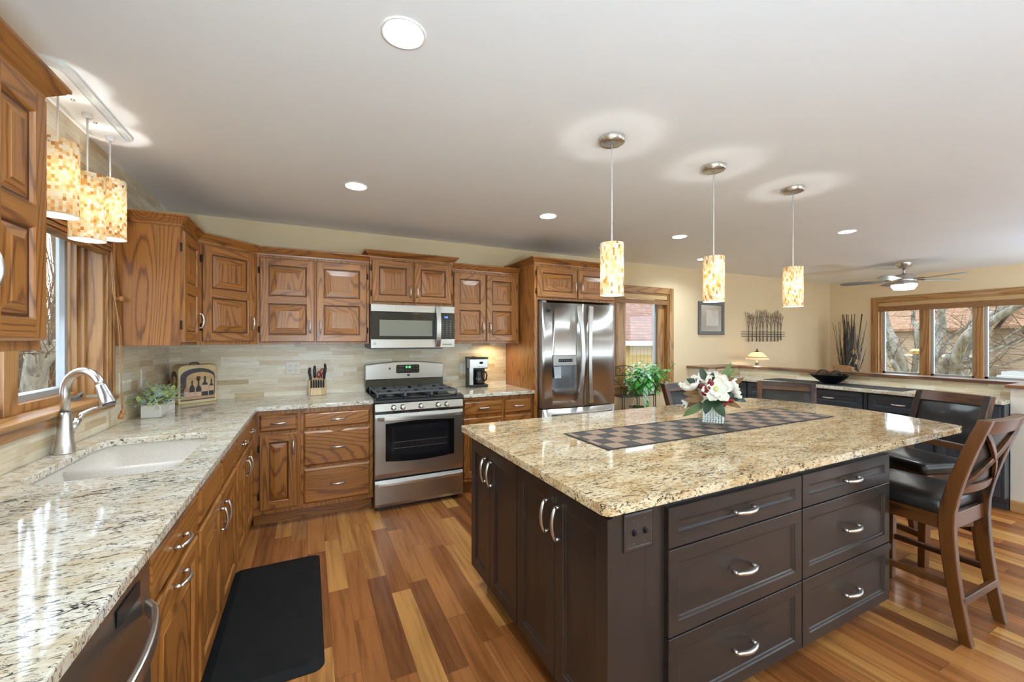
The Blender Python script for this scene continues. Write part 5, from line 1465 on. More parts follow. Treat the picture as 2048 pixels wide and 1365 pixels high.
build('bud', flower(P3(-0.125, 0.03, 0.022), -rt - up * 0.4 + cd * 0.3, 0.05, 4, 0.35, 14), PET, t)
BERRY = plain('red_berry', srgb(132, 20, 34), 0.25, var=0.3, scale=30)
for p in ((-0.055, 0.055, 0.115), (-0.030, 0.066, 0.108), (-0.042, 0.068, 0.082), (-0.02, 0.04, 0.145), (-0.012, 0.055, 0.138), (0.070, 0.072, 0.052), (0.086, 0.060, 0.048), (0.050, 0.066, 0.026)):
    c_ = P3(*p)
    b_ = build('berry', MB().sphere(c_, 0.0175, 14, 10), BERRY, t)
    build('calyx', MB().sphere(c_ + cd * 0.015 + up * 0.007, 0.006, 7, 5), STEMM, b_)
mb = MB(); rnd = random.Random(21)
for r_, f_, z_, dr_, df_, dz_, ln, wd, m_, bd in (
    (0.03, 0.0, 0.12, 0.45, -0.1, 1.0, 0.15, 0.034, 2, 0.1), (0.02, -0.02, 0.10, 0.75, -0.1, 1.0, 0.16, 0.03, 2, 0.15), (0.06, -0.02, 0.10, 0.8, 0.0, 0.6, 0.12, 0.036, 1, 0.1),
    (-0.04, 0.03, 0.02, -1, 0.5, -0.55, 0.14, 0.046, 2, 0.35), (-0.05, 0.05, 0.05, -1, 0.6, -0.05, 0.11, 0.046, 1, 0.2), (-0.02, 0.06, 0.05, -0.15, 0.5, -0.6, 0.10, 0.05, 0, 0.1),
    (0.0, 0.06, 0.05, 0.4, 0.5, -0.6, 0.12, 0.056, 0, 0.1), (0.02, 0.05, 0.06, 0.8, 0.3, -0.3, 0.13, 0.04, 1, 0.1), (0.07, 0.02, 0.07, 1, 0.1, -0.25, 0.10, 0.04, 0, 0.2),
    (-0.05, 0.02, 0.11, -0.8, 0.2, 0.45, 0.10, 0.05, 0, 0.2), (-0.04, 0.0, 0.14, -0.3, 0.0, 1, 0.09, 0.04, 0, 0.2), (-0.02, 0.03, 0.13, 0.2, 0.3, 0.7, 0.07, 0.04, 0, 0.2),
    (-0.07, 0.03, 0.07, -0.6, 0.6, 0.1, 0.10, 0.05, 1, 0.2), (-0.08, 0.02, 0.03, -0.7, 0.3, -0.3, 0.09, 0.04, 1, 0.2), (0.06, 0.03, 0.11, 0.5, 0.2, 0.9, 0.08, 0.036, 1, 0.2), (0.05, -0.03, 0.10, 0.6, -0.4, 0.8, 0.12, 0.03, 2, 0.1)):
    d_ = rt * dr_ + cd * df_ + up * dz_
    mb.leaf(P3(r_, f_, z_), d_, up * 0.4 + cd, ln, wd, m_, bd, 0.15, 6)
build('leaves', mb, [GLF, BRL, GLL], t)
mb = MB()
for k in range(9):
    a = k * 0.7
    mb.tube([(0.012 * math.cos(a), 0.012 * math.sin(a), 0.02), (0.02 * math.cos(a), 0.02 * math.sin(a), 0.05), (0.05 * math.cos(a), 0.05 * math.sin(a), 0.10)], 0.003, 6)
build('stems', mb, STEMM, t)

# ------------------------------------------------------------------ peninsula top
o = build('table_runner', MB().box(-0.16, 0.16, -0.66, 0.66, 0, 0.004), plain('black_runner_cloth', (0.035, 0.035, 0.038, 1), 0.6, var=0.15, scale=180), loc=(5.16, 2.50, GL), bevel=0.001)
tag(o, 'plain black runner lying along the peninsula top', 'runner')
BZ = GL + 0.0045
o = build('decorative_bowl', MB().lathe([(0.0005, 0.0), (0.06, 0.0), (0.075, 0.006), (0.20, 0.098), (0.203, 0.100), (0.195, 0.100), (0.07, 0.014), (0.0005, 0.010)], (0, 0, 0), 40), BLACKGLOSS, loc=(5.17, 2.52, BZ))
tag(o, 'wide flared black bowl on the peninsula runner', 'bowl')
def wire_ball(x, y, z, r, label, mat):
    mb = MB()
    for k in range(9):
        a = PI * k / 9
        mb.tube([(r * math.cos(a) * math.sin(2 * PI * j / 20), r * math.sin(a) * math.sin(2 * PI * j / 20), r * math.cos(2 * PI * j / 20)) for j in range(21)], 0.0022, 5)
    o = build('wire_ball', mb, mat, loc=(x, y, z))
    return tag(o, label, 'ornament', 'wire balls in the black bowl')
wire_ball(5.14, 2.575, BZ + 0.095, 0.058, 'left wire ball in the black bowl', BRONZE)
wire_ball(5.19, 2.47, BZ + 0.093, 0.055, 'right wire ball in the black bowl', BRONZE)

# ------------------------------------------------------------------ plant stand by the back window
t = thing('plant_stand', 'black wrought iron plant stand with scrolled back by the window', 'plant stand', (3.53, 3.86, 0))
IRON = BLACKMAT
mb = MB(); hw, d0, d1 = 0.26, -0.14, 0.14
def rod(mb, pts, r=0.006): return mb.tube(pts, r, 7)
for s in (-1, 1):
    for y in (d0, d1):
        build('leg', rod(rod(MB(), [(s * hw, y, 0), (s * hw, y, 0.80 if y < 0 else 0.98)]), [(s * (hw - 0.03), y, 0), (s * (hw - 0.03), y, 0.72)]), IRON, t)
for z, nm in ((0.705, 'shelf'), (0.42, 'shelf'), (0.12, 'shelf')):
    mb = MB()
    rod(mb, [(-hw, d0, z), (hw, d0, z), (hw, d1, z), (-hw, d1, z), (-hw, d0, z)])
    s_ = build(nm, mb, IRON, t)
    build('glass', MB().box(-hw + 0.004, hw - 0.004, d0 + 0.004, d1 - 0.004, z, z + 0.006), VASEG, s_)
mb = MB()
rod(mb, [(-hw, d1, 0.93), (hw, d1, 0.93)])
rod(mb, [(-hw * math.cos(PI * k / 16), d1, 0.93 + 0.12 * math.sin(PI * k / 16)) for k in range(17)])
for s in (-1, 1):
    rod(mb, [(s * (0.075 + (0.075 - 0.0035 * k) * math.cos(R(200 + 25 * k) if s > 0 else R(200 + 25 * k)) * 1.0), d1, 0.99 + (0.07 - 0.0035 * k) * math.sin(R(200 + 25 * k))) for k in range(18)], 0.005)
    rod(mb, [(s * hw, d0 + (d1 - d0) * k / 8, 0.80 + 0.13 * (k / 8) ** 0.5) for k in range(9)])
    rod(mb, [(s * hw, d0 + (d1 - d0) * k / 8, 0.72 + 0.06 * math.sin(PI * k / 8)) for k in range(9)], 0.004)
    mb.sphere((s * hw, d1, 0.99), 0.012, 10, 8)
build('scroll_back', mb, IRON, t)
t = thing('potted_plant', 'bushy green pothos trailing over the iron plant stand', 'plant', (3.76, 3.85, 0.7115))
build('pot', MB().lathe([(0.0005, 0.0), (0.075, 0.0), (0.10, 0.10), (0.105, 0.13), (0.095, 0.13), (0.085, 0.11), (0.0005, 0.11)], (0, 0, 0), 24), plain('pale_pot', srgb(200, 204, 204), 0.4), t)
PG = [translucent('pothos_leaf', srgb(110, 196, 92), 0.3), translucent('pothos_pale_leaf', srgb(190, 228, 198), 0.25), translucent('pothos_dark_leaf', srgb(72, 150, 70), 0.3)]
mb = MB(); rnd = random.Random(31)
for k in range(420):
    a = rnd.uniform(0, 2 * PI); el = rnd.uniform(-0.75, 1.25); rr = rnd.uniform(0.09, 0.215) * (1.0 if el < 0.7 else 0.95)
    c_ = Vector((math.cos(a) * math.cos(el) * rr * 1.35, math.sin(a) * math.cos(el) * rr * 0.75, 0.17 + math.sin(el) * rr * 1.15))
    d_ = Vector((math.cos(a), math.sin(a), -0.5 + 0.7 * math.sin(el)))
    mb.leaf(c_, d_, (0, 0, 1), rnd.uniform(0.06, 0.085), rnd.uniform(0.042, 0.06), rnd.choice((0, 0, 0, 1, 1, 2)), 0.3, 0.15)
for k in range(3):
    for j in range(7):
        mb.leaf((0.19 + 0.045 * j + 0.01 * k, -0.03 * k, 0.17 + 0.028 * j - 0.03 * k), (rnd.uniform(-0.5, 1), rnd.uniform(-1, 1), rnd.uniform(-0.3, 0.6)), (0, 0, 1), 0.06, 0.042, rnd.choice((0, 1)), 0.3, 0.15) if k == 0 or j < 3 else None
for j in range(14):
    mb.leaf((-0.17 + rnd.uniform(-0.03, 0.05), -0.145, 0.10 - 0.018 * j), (rnd.uniform(-0.6, 0.6), -0.6, -0.9), (0, -0.3, 1), 0.07, 0.045, rnd.choice((0, 1, 1)), 0.3, 0.15)
build('foliage', mb, PG, t)
mb = MB()
for k in range(7):
    a = k * 0.9
    mb.tube([(0, 0, 0.1), (0.05 * math.cos(a), 0.03 * math.sin(a), 0.2), (0.12 * math.cos(a), 0.08 * math.sin(a), 0.24), (0.18 * math.cos(a), 0.10 * math.sin(a), 0.14)], 0.0025, 5)
mb.tube([(0, 0, 0.12), (0.15, -0.01, 0.18), (0.3, 0, 0.22), (0.47, 0.0, 0.34)], 0.0025, 5)
build('stems', mb, PG[2], t)
# silver basket on the middle shelf
t = thing('silver_basket', 'shiny silver handled basket on the plant stand middle shelf', 'basket', (3.62, 3.82, 0.4265))
build('bowl', MB().lathe([(0.0005, 0.0), (0.06, 0.0), (0.075, 0.02), (0.11, 0.10), (0.13, 0.125), (0.125, 0.128), (0.07, 0.025), (0.0005, 0.012)], (0, 0, 0), 28), CHROME, t)
build('handle', MB().tube([(0.115 * math.cos(PI * k / 16), 0, 0.11 + 0.15 * math.sin(PI * k / 16)) for k in range(17)], 0.006, 8, flat=0.5), CHROME, t)

# ------------------------------------------------------------------ wall decorations and far room
t = thing('framed_picture', 'dark grey framed glazed print on the back wall behind middle pendant', 'picture', (5.265, BY, 1.69))
FRG = plain('frame_grey', srgb(92, 92, 92), 0.35, var=0.1)
mb = MB().rings(-0.272, 0.272, -0.24, 0.24, [(0, 0), (0, -0.022), (0.006, -0.026), (0.045, -0.022), (0.050, -0.012)], 0, 0, 0, False)
build('frame', mb, FRG, t)
build('mat_board', MB().box(-0.224, 0.224, -0.011, -0.004, -0.192, 0.192), plain('mat_taupe', srgb(150, 136, 116), 0.25, spec=0.6, coat=1.0), t)
build('print', MB().box(-0.11, 0.15, -0.0116, -0.011, -0.11, 0.12), plain('print_pale', srgb(196, 186, 172), 0.25, var=0.12, scale=8, coat=1.0), t)
ARTM = plain('aged_bronze', srgb(118, 108, 96), 0.5, 0.4, 0.15, 60)
t = thing('metal_wall_art', 'black metal row of bare trees with rails on the back wall', 'wall art', (6.50, BY - 0.03, 1.35))
rnd = random.Random(17)
def twig(mb, p, ang, ln, r, dep):
    q = (p[0] + math.sin(ang) * ln, p[1] + rnd.uniform(-0.004, 0.004), p[2] + math.cos(ang) * ln)
    mb.tube([p, q], [r, r * 0.75], 5)
    if dep > 0:
        for k in range(2 if dep < 4 else 3):
            twig(mb, q, ang * 0.6 + rnd.uniform(0.12, 0.42) * (-1 if k % 2 else 1), ln * rnd.uniform(0.62, 0.82), r * 0.7, dep - 1)
for k in range(10):
    x = -0.42 + 0.092 * k + rnd.uniform(-0.012, 0.012); h = rnd.uniform(0.14, 0.19)
    z0 = rnd.choice((0.0, 0.0, 0.02))
    mb = MB().tube([(x, 0, z0), (x, 0, h)], [0.011, 0.008], 6)
    for s in (-1, 1): twig(mb, (x, 0, h), s * 0.20, 0.095 + rnd.uniform(0, 0.04), 0.0042, 3)
    twig(mb, (x, 0, h), rnd.uniform(-0.05, 0.05), 0.11, 0.004, 2)
    build('tree', mb, ARTM, t)
for z in (0.08, 0.115, 0.15):
    build('rail', MB().tube([(-0.58, 0.006, z), (0.52, 0.006, z)], 0.004, 6), BRONZE, t)
build('standoff', MB().tube([(-0.40, 0.006, 0.115), (-0.40, 0.03, 0.115)], 0.004, 6).tube([(0.35, 0.006, 0.115), (0.35, 0.03, 0.115)], 0.004, 6), BRONZE, t)
# table with lamp beyond the half wall
t = thing('side_table', 'low wooden table behind the half wall holding the lamp', 'table', (5.92, 3.75, 0))
build('tabletop', MB().box(-0.28, 0.28, -0.28, 0.28, 0.68, 0.71), STOOLH, t, bevel=0.006)
for sx in (-1, 1):
    for sy in (-1, 1): build('leg', MB().box(sx * 0.24 - 0.02, sx * 0.24 + 0.02, sy * 0.24 - 0.02, sy * 0.24 + 0.02, 0, 0.68), STOOLW, t)
t = thing('table_lamp', 'small lit table lamp with cream domed glass shade', 'lamp', (5.87, 3.80, 0.7105))
SHG = translucent('cream_glass', srgb(250, 238, 214), 0.6)
build('base', MB().lathe([(0.0005, 0), (0.07, 0), (0.072, 0.01), (0.05, 0.02), (0.02, 0.035), (0.015, 0.08), (0.024, 0.13), (0.034, 0.19), (0.036, 0.24), (0.028, 0.28), (0.022, 0.32), (0.03, 0.335), (0.012, 0.34), (0.010, 0.40)], (0, 0, 0), 22), plain('antique_silver', srgb(150, 138, 116), 0.35, 0.8, 0.2, 60), t)
build('shade', MB().lathe([(0.158, 0.375), (0.150, 0.390), (0.125, 0.410), (0.122, 0.418), (0.115, 0.432), (0.075, 0.472), (0.03, 0.490)], (0, 0, 0), 36), SHG, t, solid=0.003)
build('shade_band', MB().lathe([(0.127, 0.409), (0.129, 0.413), (0.124, 0.418)], (0, 0, 0), 36), BRONZE, t)
build('finial', MB().lathe([(0.034, 0.487), (0.030, 0.497), (0.012, 0.504), (0.006, 0.512), (0.010, 0.522), (0.004, 0.535), (0.0005, 0.538)], (0, 0, 0), 16), BRONZE, t)
build('bulb', MB().sphere((0, 0, 0.415), 0.024, 12, 8), emit('lamp_bulb', (1.0, 0.86, 0.66), 60.0), t)
# tall bundle of sticks in the far corner
t = thing('stick_arrangement', 'tall bundle of dark sticks and curled vines in far corner', 'decoration', (8.02, 3.62, 0))
build('vase', MB().lathe([(0.0005, 0), (0.09, 0), (0.10, 0.02), (0.085, 0.35), (0.095, 0.62), (0.11, 0.64), (0.10, 0.64), (0.08, 0.6), (0.0005, 0.55)], (0, 0, 0), 26), BLACKGLOSS, t)
rnd = random.Random(41); mb = MB(); m2 = MB()
for k in range(150):
    a = rnd.uniform(0, 2 * PI); r0 = rnd.uniform(0, 0.07); r1 = r0 * rnd.uniform(1.2, 3.6) + 0.01; hh = rnd.uniform(1.05, 1.74)
    p0 = Vector((r0 * math.cos(a), r0 * math.sin(a), 0.57)); p1 = Vector((r1 * math.cos(a), r1 * math.sin(a), hh))
    md_ = (p0 + p1) / 2 + Vector((rnd.uniform(-0.02, 0.02), rnd.uniform(-0.02, 0.02), 0))
    mb.tube([p0, md_, p1], [0.005, 0.004, 0.0025], 5)
for k in range(8):
    a = k * 0.8; r1 = 0.05 + 0.018 * k
    m2.tube([(0.03 * math.cos(a), 0.03 * math.sin(a), 0.57), (r1 * math.cos(a), r1 * math.sin(a), 1.80)], 0.0055, 6)
TW = plain('dark_twig', srgb(88, 82, 78), 0.7, var=0.3, scale=30)
o = build('sticks', mb, TW, t); o['kind'] = 'stuff'
build('canes', m2, plain('dark_cane', srgb(50, 40, 34), 0.5), t)
mb = MB()
for k in range(3):
    a = 3.6 + k * 0.5
    mb.tube([((0.10 + 0.012 * j / 3) * math.cos(a) + 0.02 * math.cos(j * 0.9), (0.10 + 0.012 * j / 3) * math.sin(a) + 0.02 * math.sin(j * 0.9), 0.64 + 0.035 * j) for j in range(int(14 + 3 * k))], 0.005, 6)
build('curled_vine', mb, plain('pale_vine', srgb(196, 184, 160), 0.6), t)
for k, (z, a) in enumerate(((0.70, 3.7), (0.86, 3.9), (1.02, 4.3), (1.18, 4.0))):
    mb = MB(); c_ = Vector((0.12 * math.cos(a), 0.12 * math.sin(a), z))
    for j in range(5):
        an = 2 * PI * j / 5
        mb.leaf(c_, (math.cos(a) * 0.3 + math.sin(a) * math.cos(an), math.sin(a) * 0.3 - math.cos(a) * math.cos(an), math.sin(an)), (math.cos(a), math.sin(a), 0.2), 0.05, 0.03, 0, 0.1)
    build('dried_flower', mb, plain('dried_flower', srgb(206, 168, 112), 0.6), t)
# dining chair beyond the half wall
t = thing('dining_chair', 'tan wooden dining chair top showing just above half wall cap', 'chair', (7.28, 3.15, 0), R(55))
TAN = plain('tan_wood', srgb(186, 150, 112), 0.4)
for s in (-1, 1):
    build('leg', MB().box(s * 0.19 - 0.02, s * 0.19 + 0.02, -0.20, -0.16, 0, 0.44), TAN, t)
    build('post', MB().bar([(s * 0.19, 0.18, 0), (s * 0.19, 0.18, 0.45), (s * 0.19, 0.25, 0.98)], 0.035, 0.035, 0, (0, 1, 0)), TAN, t)
build('seat', MB().box(-0.22, 0.22, -0.22, 0.20, 0.44, 0.48), TAN, t, bevel=0.01)
build('top_rail', MB().extr([(-0.22, 0.86), (0.22, 0.86), (0.23, 0.985), (0.12, 1.0), (-0.12, 1.0), (-0.23, 0.985)], 'y', 0.225, 0.255), TAN, t, bevel=0.006)
for k in range(4): build('slat', MB().bar([(-0.12 + 0.08 * k, 0.19, 0.48), (-0.12 + 0.08 * k, 0.24, 0.87)], 0.03, 0.012, 0, (0, 1, 0)), TAN, t)

# ------------------------------------------------------------------ outdoors
GZ = -0.45
GRD = N('dry_ground'); _v = GRD.obj(False)
GRD = GRD.set(GRD.mix(GRD.ramp(GRD.noise(_v, 0.35, 4), [(0.35, srgb(128, 106, 78)), (0.6, srgb(150, 140, 98))]), GRD.ramp(GRD.noise(_v, 14, 5, 0.7), [(0.3, (0.6,) * 3), (0.7, (1.15,) * 3)]), 1.0, 'MULTIPLY'), 0.9)
mb = MB().box(-40, 60, -30, 45, GZ - 0.1, GZ)
o = build('ground', mb, GRD); o['kind'] = 'structure'
# paved strip
o = build('path', MB().box(13.5, 19, -6, 14, GZ, GZ + 0.02), plain('pale_paving', srgb(176, 176, 172), 0.8, var=0.05, scale=3)); o['kind'] = 'structure'

def siding(name, c, pitch, axis='z'):
    m = N(name); v = m.obj(False)
    s = m.n('ShaderNodeSeparateXYZ'); m.l(v, s.inputs[0])
    f = m.math('FRACT', m.math('DIVIDE', s.outputs[axis.upper()], pitch))
    ln = m.math('LESS_THAN', f, 0.1)
    m.bump(m.math('SUBTRACT', 1.0, ln), 0.6, 0.02)
    return m.set(m.mix(c, tuple(x * 0.55 for x in c[:3]) + (1,), ln), 0.7)
def shingle(name, c):
    m = N(name); v = m.obj(False)
    s = m.n('ShaderNodeSeparateXYZ'); m.l(v, s.inputs[0])
    b = m.n('ShaderNodeTexBrick'); b.offset = 0.5
    b.inputs['Color1'].default_value = c; b.inputs['Color2'].default_value = tuple(x * 0.72 for x in c[:3]) + (1,)
    b.inputs['Mortar'].default_value = tuple(x * 0.45 for x in c[:3]) + (1,)
    b.inputs['Scale'].default_value = 1.0; b.inputs['Brick Width'].default_value = 0.26; b.inputs['Row Height'].default_value = 0.10; b.inputs['Mortar Size'].default_value = 0.010
    cb = m.n('ShaderNodeCombineXYZ')
    m.l(m.math('ADD', s.outputs['X'], s.outputs['Y']), cb.inputs[0]) if False else m.l(s.outputs['Y' if 'far' in name else 'X'], cb.inputs[0])
    m.l(s.outputs['Z'], cb.inputs[1]); m.l(cb.outputs[0], b.inputs['Vector'])
    n_ = m.noise(v, 5, 4)
    return m.set(m.mix(b.outputs['Color'], m.ramp(n_, [(0.3, (0.8,) * 3), (0.7, (1.2,) * 3)]), 1.0, 'MULTIPLY'), 0.85)
TANW = srgb(206, 186, 160)
# neighbour beyond the back window: long shingled roof over yellow board siding
t = thing('neighbour_house', 'neighbouring house with brown shingle roof outside the back window', 'house', (9.5, 12.0, GZ))
build('wall', MB().box(-5.5, 6, -1.85, 6, 0, 1.80), siding('yellow_board_siding', srgb(186, 158, 100), 0.16, 'x'), t)
build('roof', MB().extr([(-2.35, 1.72), (4.5, 5.6), (4.5, 5.8), (-2.35, 1.86)], 'x', -6, 6.5), shingle('brown_shingles', srgb(128, 88, 70)), t)
build('gutter', MB().box(-6, 6.5, -2.45, -2.33, 1.66, 1.80), WHITEMETAL, t)
# house opposite the right window
t = thing('far_house', 'tan clapboard house across the lawn outside the far right window', 'house', (30, 9, GZ))
FS = siding('tan_clapboard', srgb(150, 126, 100), 0.14)
build('wall', MB().box(0, 6, -1.2, 9, 0, 2.38), FS, t)
build('wall', MB().box(1.2, 6, -9, -1.2, 0, 2.5), FS, t)
build('upper_wall', MB().box(3.2, 8, -3.4, 2.6, 2.4, 5.2), siding('pale_clapboard', srgb(174, 158, 134), 0.14), t)
RSH = shingle('far_brown_shingles', srgb(146, 106, 76))
build('roof', MB().extr([(-0.5, 2.32), (5.2, 4.9), (5.2, 5.05), (-0.5, 2.44)], 'y', -1.5, 9.4) if False else MB().hexa([(-0.5, -1.5, 2.32), (5.2, -1.5, 4.9), (5.2, 9.4, 4.9), (-0.5, 9.4, 2.32), (-0.5, -1.5, 2.46), (5.2, -1.5, 5.04), (5.2, 9.4, 5.04), (-0.5, 9.4, 2.46)]), RSH, t)
build('roof', MB().hexa([(0.6, -9.4, 2.4), (4.2, -9.4, 4.0), (4.2, -1.5, 4.0), (0.6, -1.5, 2.4), (0.6, -9.4, 2.54), (4.2, -9.4, 4.14), (4.2, -1.5, 4.14), (0.6, -1.5, 2.54)]), RSH, t)
build('roof', MB().hexa([(2.7, -4, 5.1), (6, -4, 6.8), (6, 3.2, 6.8), (2.7, 3.2, 5.1), (2.7, -4, 5.25), (6, -4, 6.95), (6, 3.2, 6.95), (2.7, 3.2, 5.25)]), RSH, t)
for y0, y1, z0, z1, x in ((2.2, 2.8, 1.25, 1.85, 0), (-0.6, 0.5, 4.4, 5.0, 3.2), (-3.6, -2.5, 0.3, 2.2, 1.2), (-6.5, -5.0, 0.9, 2.0, 1.2)):
    f = build('window', MB().box(x - 0.06, x, y0, y1, z0, z1), WHITEMETAL, t)
    build('glass', MB().box(x - 0.07, x - 0.06, y0 + 0.07, y1 - 0.07, z0 + 0.07, z1 - 0.07), plain('house_glass', srgb(70, 76, 84), 0.1), f)
build('band', MB().box(-0.03, 0.0, -1.2, 9, 0.95, 1.05), plain('band_board', srgb(222, 208, 184), 0.7), t)
build('steps', MB().box(-1.2, 1.2, -4.2, -1.8, 0, 0.18).box(-0.6, 1.2, -4.2, -1.8, 0.18, 0.34), plain('concrete_step', srgb(158, 154, 146), 0.8), t)
# grey-barked trees
BARK = N('grey_bark'); _v = BARK.obj(False)
_n = BARK.noise(BARK.map(_v, (1, 1, 0.45)), 9, 6, 0.7)
BARK.bump(_n, 0.6, 0.03)
BARK = BARK.set(BARK.ramp(_n, [(0.3, srgb(74, 66, 54)), (0.5, srgb(128, 120, 106)), (0.7, srgb(166, 160, 146))]), 0.85)
BARKD = N('brown_bark'); _v = BARKD.obj(False)
_n = BARKD.noise(BARKD.map(_v, (1, 1, 0.3)), 12, 6, 0.7)
BARKD.bump(_n, 0.6, 0.03)
BARKD = BARKD.set(BARKD.ramp(_n, [(0.3, srgb(66, 50, 36)), (0.6, srgb(122, 98, 72)), (0.8, srgb(150, 128, 100))]), 0.85)
def smooth(pts, k=3):
    P_ = [Vector(p) for p in pts]; out = []
    for i in range(len(P_) - 1):
        p0, p1, p2, p3 = P_[max(i - 1, 0)], P_[i], P_[i + 1], P_[min(i + 2, len(P_) - 1)]
        for j in range(k):
            u = j / k
            out.append(0.5 * ((2 * p1) + (p2 - p0) * u + (2 * p0 - 5 * p1 + 4 * p2 - p3) * u * u + (3 * p1 - p0 - 3 * p2 + p3) * u ** 3))
    out.append(P_[-1])
    return out
def limb(mb, pts, r0, r1, seg=9):
    s = smooth(pts)
    mb.tube(s, [r0 + (r1 - r0) * i / (len(s) - 1) for i in range(len(s))], seg)
    return s
def twigs(mb, s, rnd, n, ln, r):
    for _ in range(n):
        p = rnd.choice(s[1:])
        q = p
        d = Vector((rnd.uniform(-1, 1), rnd.uniform(-1, 1), rnd.uniform(-0.4, 1))).normalized()
        pts = [p]
        for j in range(4):
            d = (d + Vector((rnd.uniform(-0.5, 0.5), rnd.uniform(-0.5, 0.5), rnd.uniform(-0.3, 0.5)))).normalized()
            q = q + d * ln * rnd.uniform(0.7, 1.2); pts.append(q)
        mb.tube(pts, [r, r * 0.8, r * 0.6, r * 0.4, r * 0.25], 5)
        for j in (1, 2, 3):
            e_ = pts[j] + Vector((rnd.uniform(-1, 1), rnd.uniform(-1, 1), rnd.uniform(-0.5, 1))).normalized() * ln * 1.3
            mb.tube([pts[j], (pts[j] + e_) / 2 + Vector((0, 0, 0.03)), e_], [r * 0.5, r * 0.35, r * 0.2], 4)
def tree(label, base, limbs, seed, ntw=14, bark=BARK, group=None):
    rnd = random.Random(seed)
    t = thing('bare_tree', label, 'tree', base, 0, group)
    B = Vector(base)
    tw = MB()
    for pts, r0, r1 in limbs:
        mb = MB()
        s = limb(mb, [Vector(p) - B for p in pts], r0, r1)
        build('limb', mb, bark, t)
        twigs(tw, s, rnd, ntw, 0.22, 0.009)
    o = build('twigs', tw, BARKD, t); o['kind'] = 'stuff'
    return t
tree('grey multi-stemmed bare tree seen through the left pane of the far right window', (12.0, 4.42, GZ), [
    ([(12.0, 4.42, -0.5), (12.1, 4.46, 0.62), (12.0, 4.46, 0.92), (11.9, 4.52, 1.28), (12.1, 4.72, 1.65), (12.0, 4.74, 2.03), (11.9, 4.73, 2.5), (12.0, 4.9, 3.6)], 0.13, 0.05),
    ([(12.0, 4.44, 0.5), (12.0, 4.47, 0.62), (11.9, 4.52, 0.82), (12.1, 4.7, 1.12), (12.0, 4.78, 1.36), (11.9, 4.95, 1.7), (11.8, 5.3, 2.4)], 0.075, 0.03),
    ([(12.1, 4.42, 0.2), (12.3, 4.33, 0.62), (12.2, 4.25, 1.1), (12.1, 4.19, 1.57), (12.3, 4.33, 1.79), (12.2, 4.29, 2.02), (12.1, 4.22, 2.4), (12.1, 4.0, 3.4)], 0.06, 0.03)], 3, 9)
tree('large leaning grey tree filling the middle pane of the far right window', (12.7, 3.9, GZ), [
    ([(12.7, 4.1, -0.5), (13.0, 4.25, 0.54), (12.9, 4.17, 1.19), (13.1, 4.13, 1.58), (13.0, 4.09, 2.02), (12.9, 4.03, 2.4), (13.0, 3.9, 3.4)], 0.12, 0.05),
    ([(12.95, 4.3, 1.0), (13.0, 4.37, 1.2), (12.9, 4.23, 1.46), (13.1, 4.15, 1.88), (13.0, 4.10, 2.06), (12.9, 4.0, 2.5)], 0.05, 0.03),
    ([(12.95, 4.22, 0.75), (13.0, 4.21, 0.91), (12.9, 4.04, 1.1), (13.1, 3.97, 1.43), (13.0, 3.77, 1.6), (12.9, 3.55, 1.85), (12.8, 3.2, 2.5)], 0.045, 0.02),
    ([(12.6, 3.95, -0.5), (12.5, 3.94, 0.61), (12.4, 3.76, 0.97), (12.6, 3.64, 1.28), (12.5, 3.45, 1.62), (12.4, 3.05, 1.98), (12.2, 2.3, 2.6)], 0.13, 0.06),
    ([(12.5, 3.75, -0.3), (12.5, 3.71, 0.6), (12.7, 3.63, 1.08), (12.6, 3.49, 1.31), (12.5, 3.28, 1.59), (12.4, 2.9, 2.2)], 0.10, 0.05),
    ([(12.35, 3.78, 0.9), (12.0, 3.61, 1.05), (11.9, 3.53, 1.19), (12.1, 3.51, 1.45), (12.0, 3.40, 1.63), (11.9, 3.26, 2.13), (11.9, 3.1, 2.8)], 0.02, 0.008),
    ([(12.4, 3.7, 0.3), (12.3, 3.55, 0.62), (12.5, 3.44, 0.96), (12.4, 3.29, 1.12), (12.3, 3.0, 1.35), (12.0, 2.4, 1.9)], 0.05, 0.02)], 4, 9)
tree('spreading bare tree with low limbs across the right pane of the far right window', (11.6, 3.5, GZ), [
    ([(11.6, 3.5, -0.5), (11.3, 3.35, 0.9), (10.95, 3.10, 1.45), (11.1, 2.91, 1.65), (11.0, 2.62, 1.87), (10.9, 2.35, 2.05), (10.7, 1.5, 2.6)], 0.10, 0.04),
    ([(11.35, 3.35, 0.85), (11.4, 3.19, 0.98), (11.3, 2.95, 1.13), (11.5, 2.84, 1.22), (11.4, 2.53, 1.44), (11.3, 2.25, 1.62), (11.2, 1.6, 2.0)], 0.035, 0.018),
    ([(11.35, 3.3, 0.8), (11.2, 3.13, 0.86), (11.1, 2.9, 0.91), (11.3, 2.77, 0.91), (11.2, 2.49, 1.07), (11.1, 2.3, 1.18), (11.0, 1.8, 1.4)], 0.016, 0.008),
    ([(11.3, 3.2, 0.7), (11.3, 3.10, 0.81), (11.2, 2.93, 0.95), (11.4, 2.72, 1.23), (11.3, 2.51, 1.37), (11.2, 2.35, 1.55), (11.1, 1.9, 2.0)], 0.02, 0.01)], 6, 10)
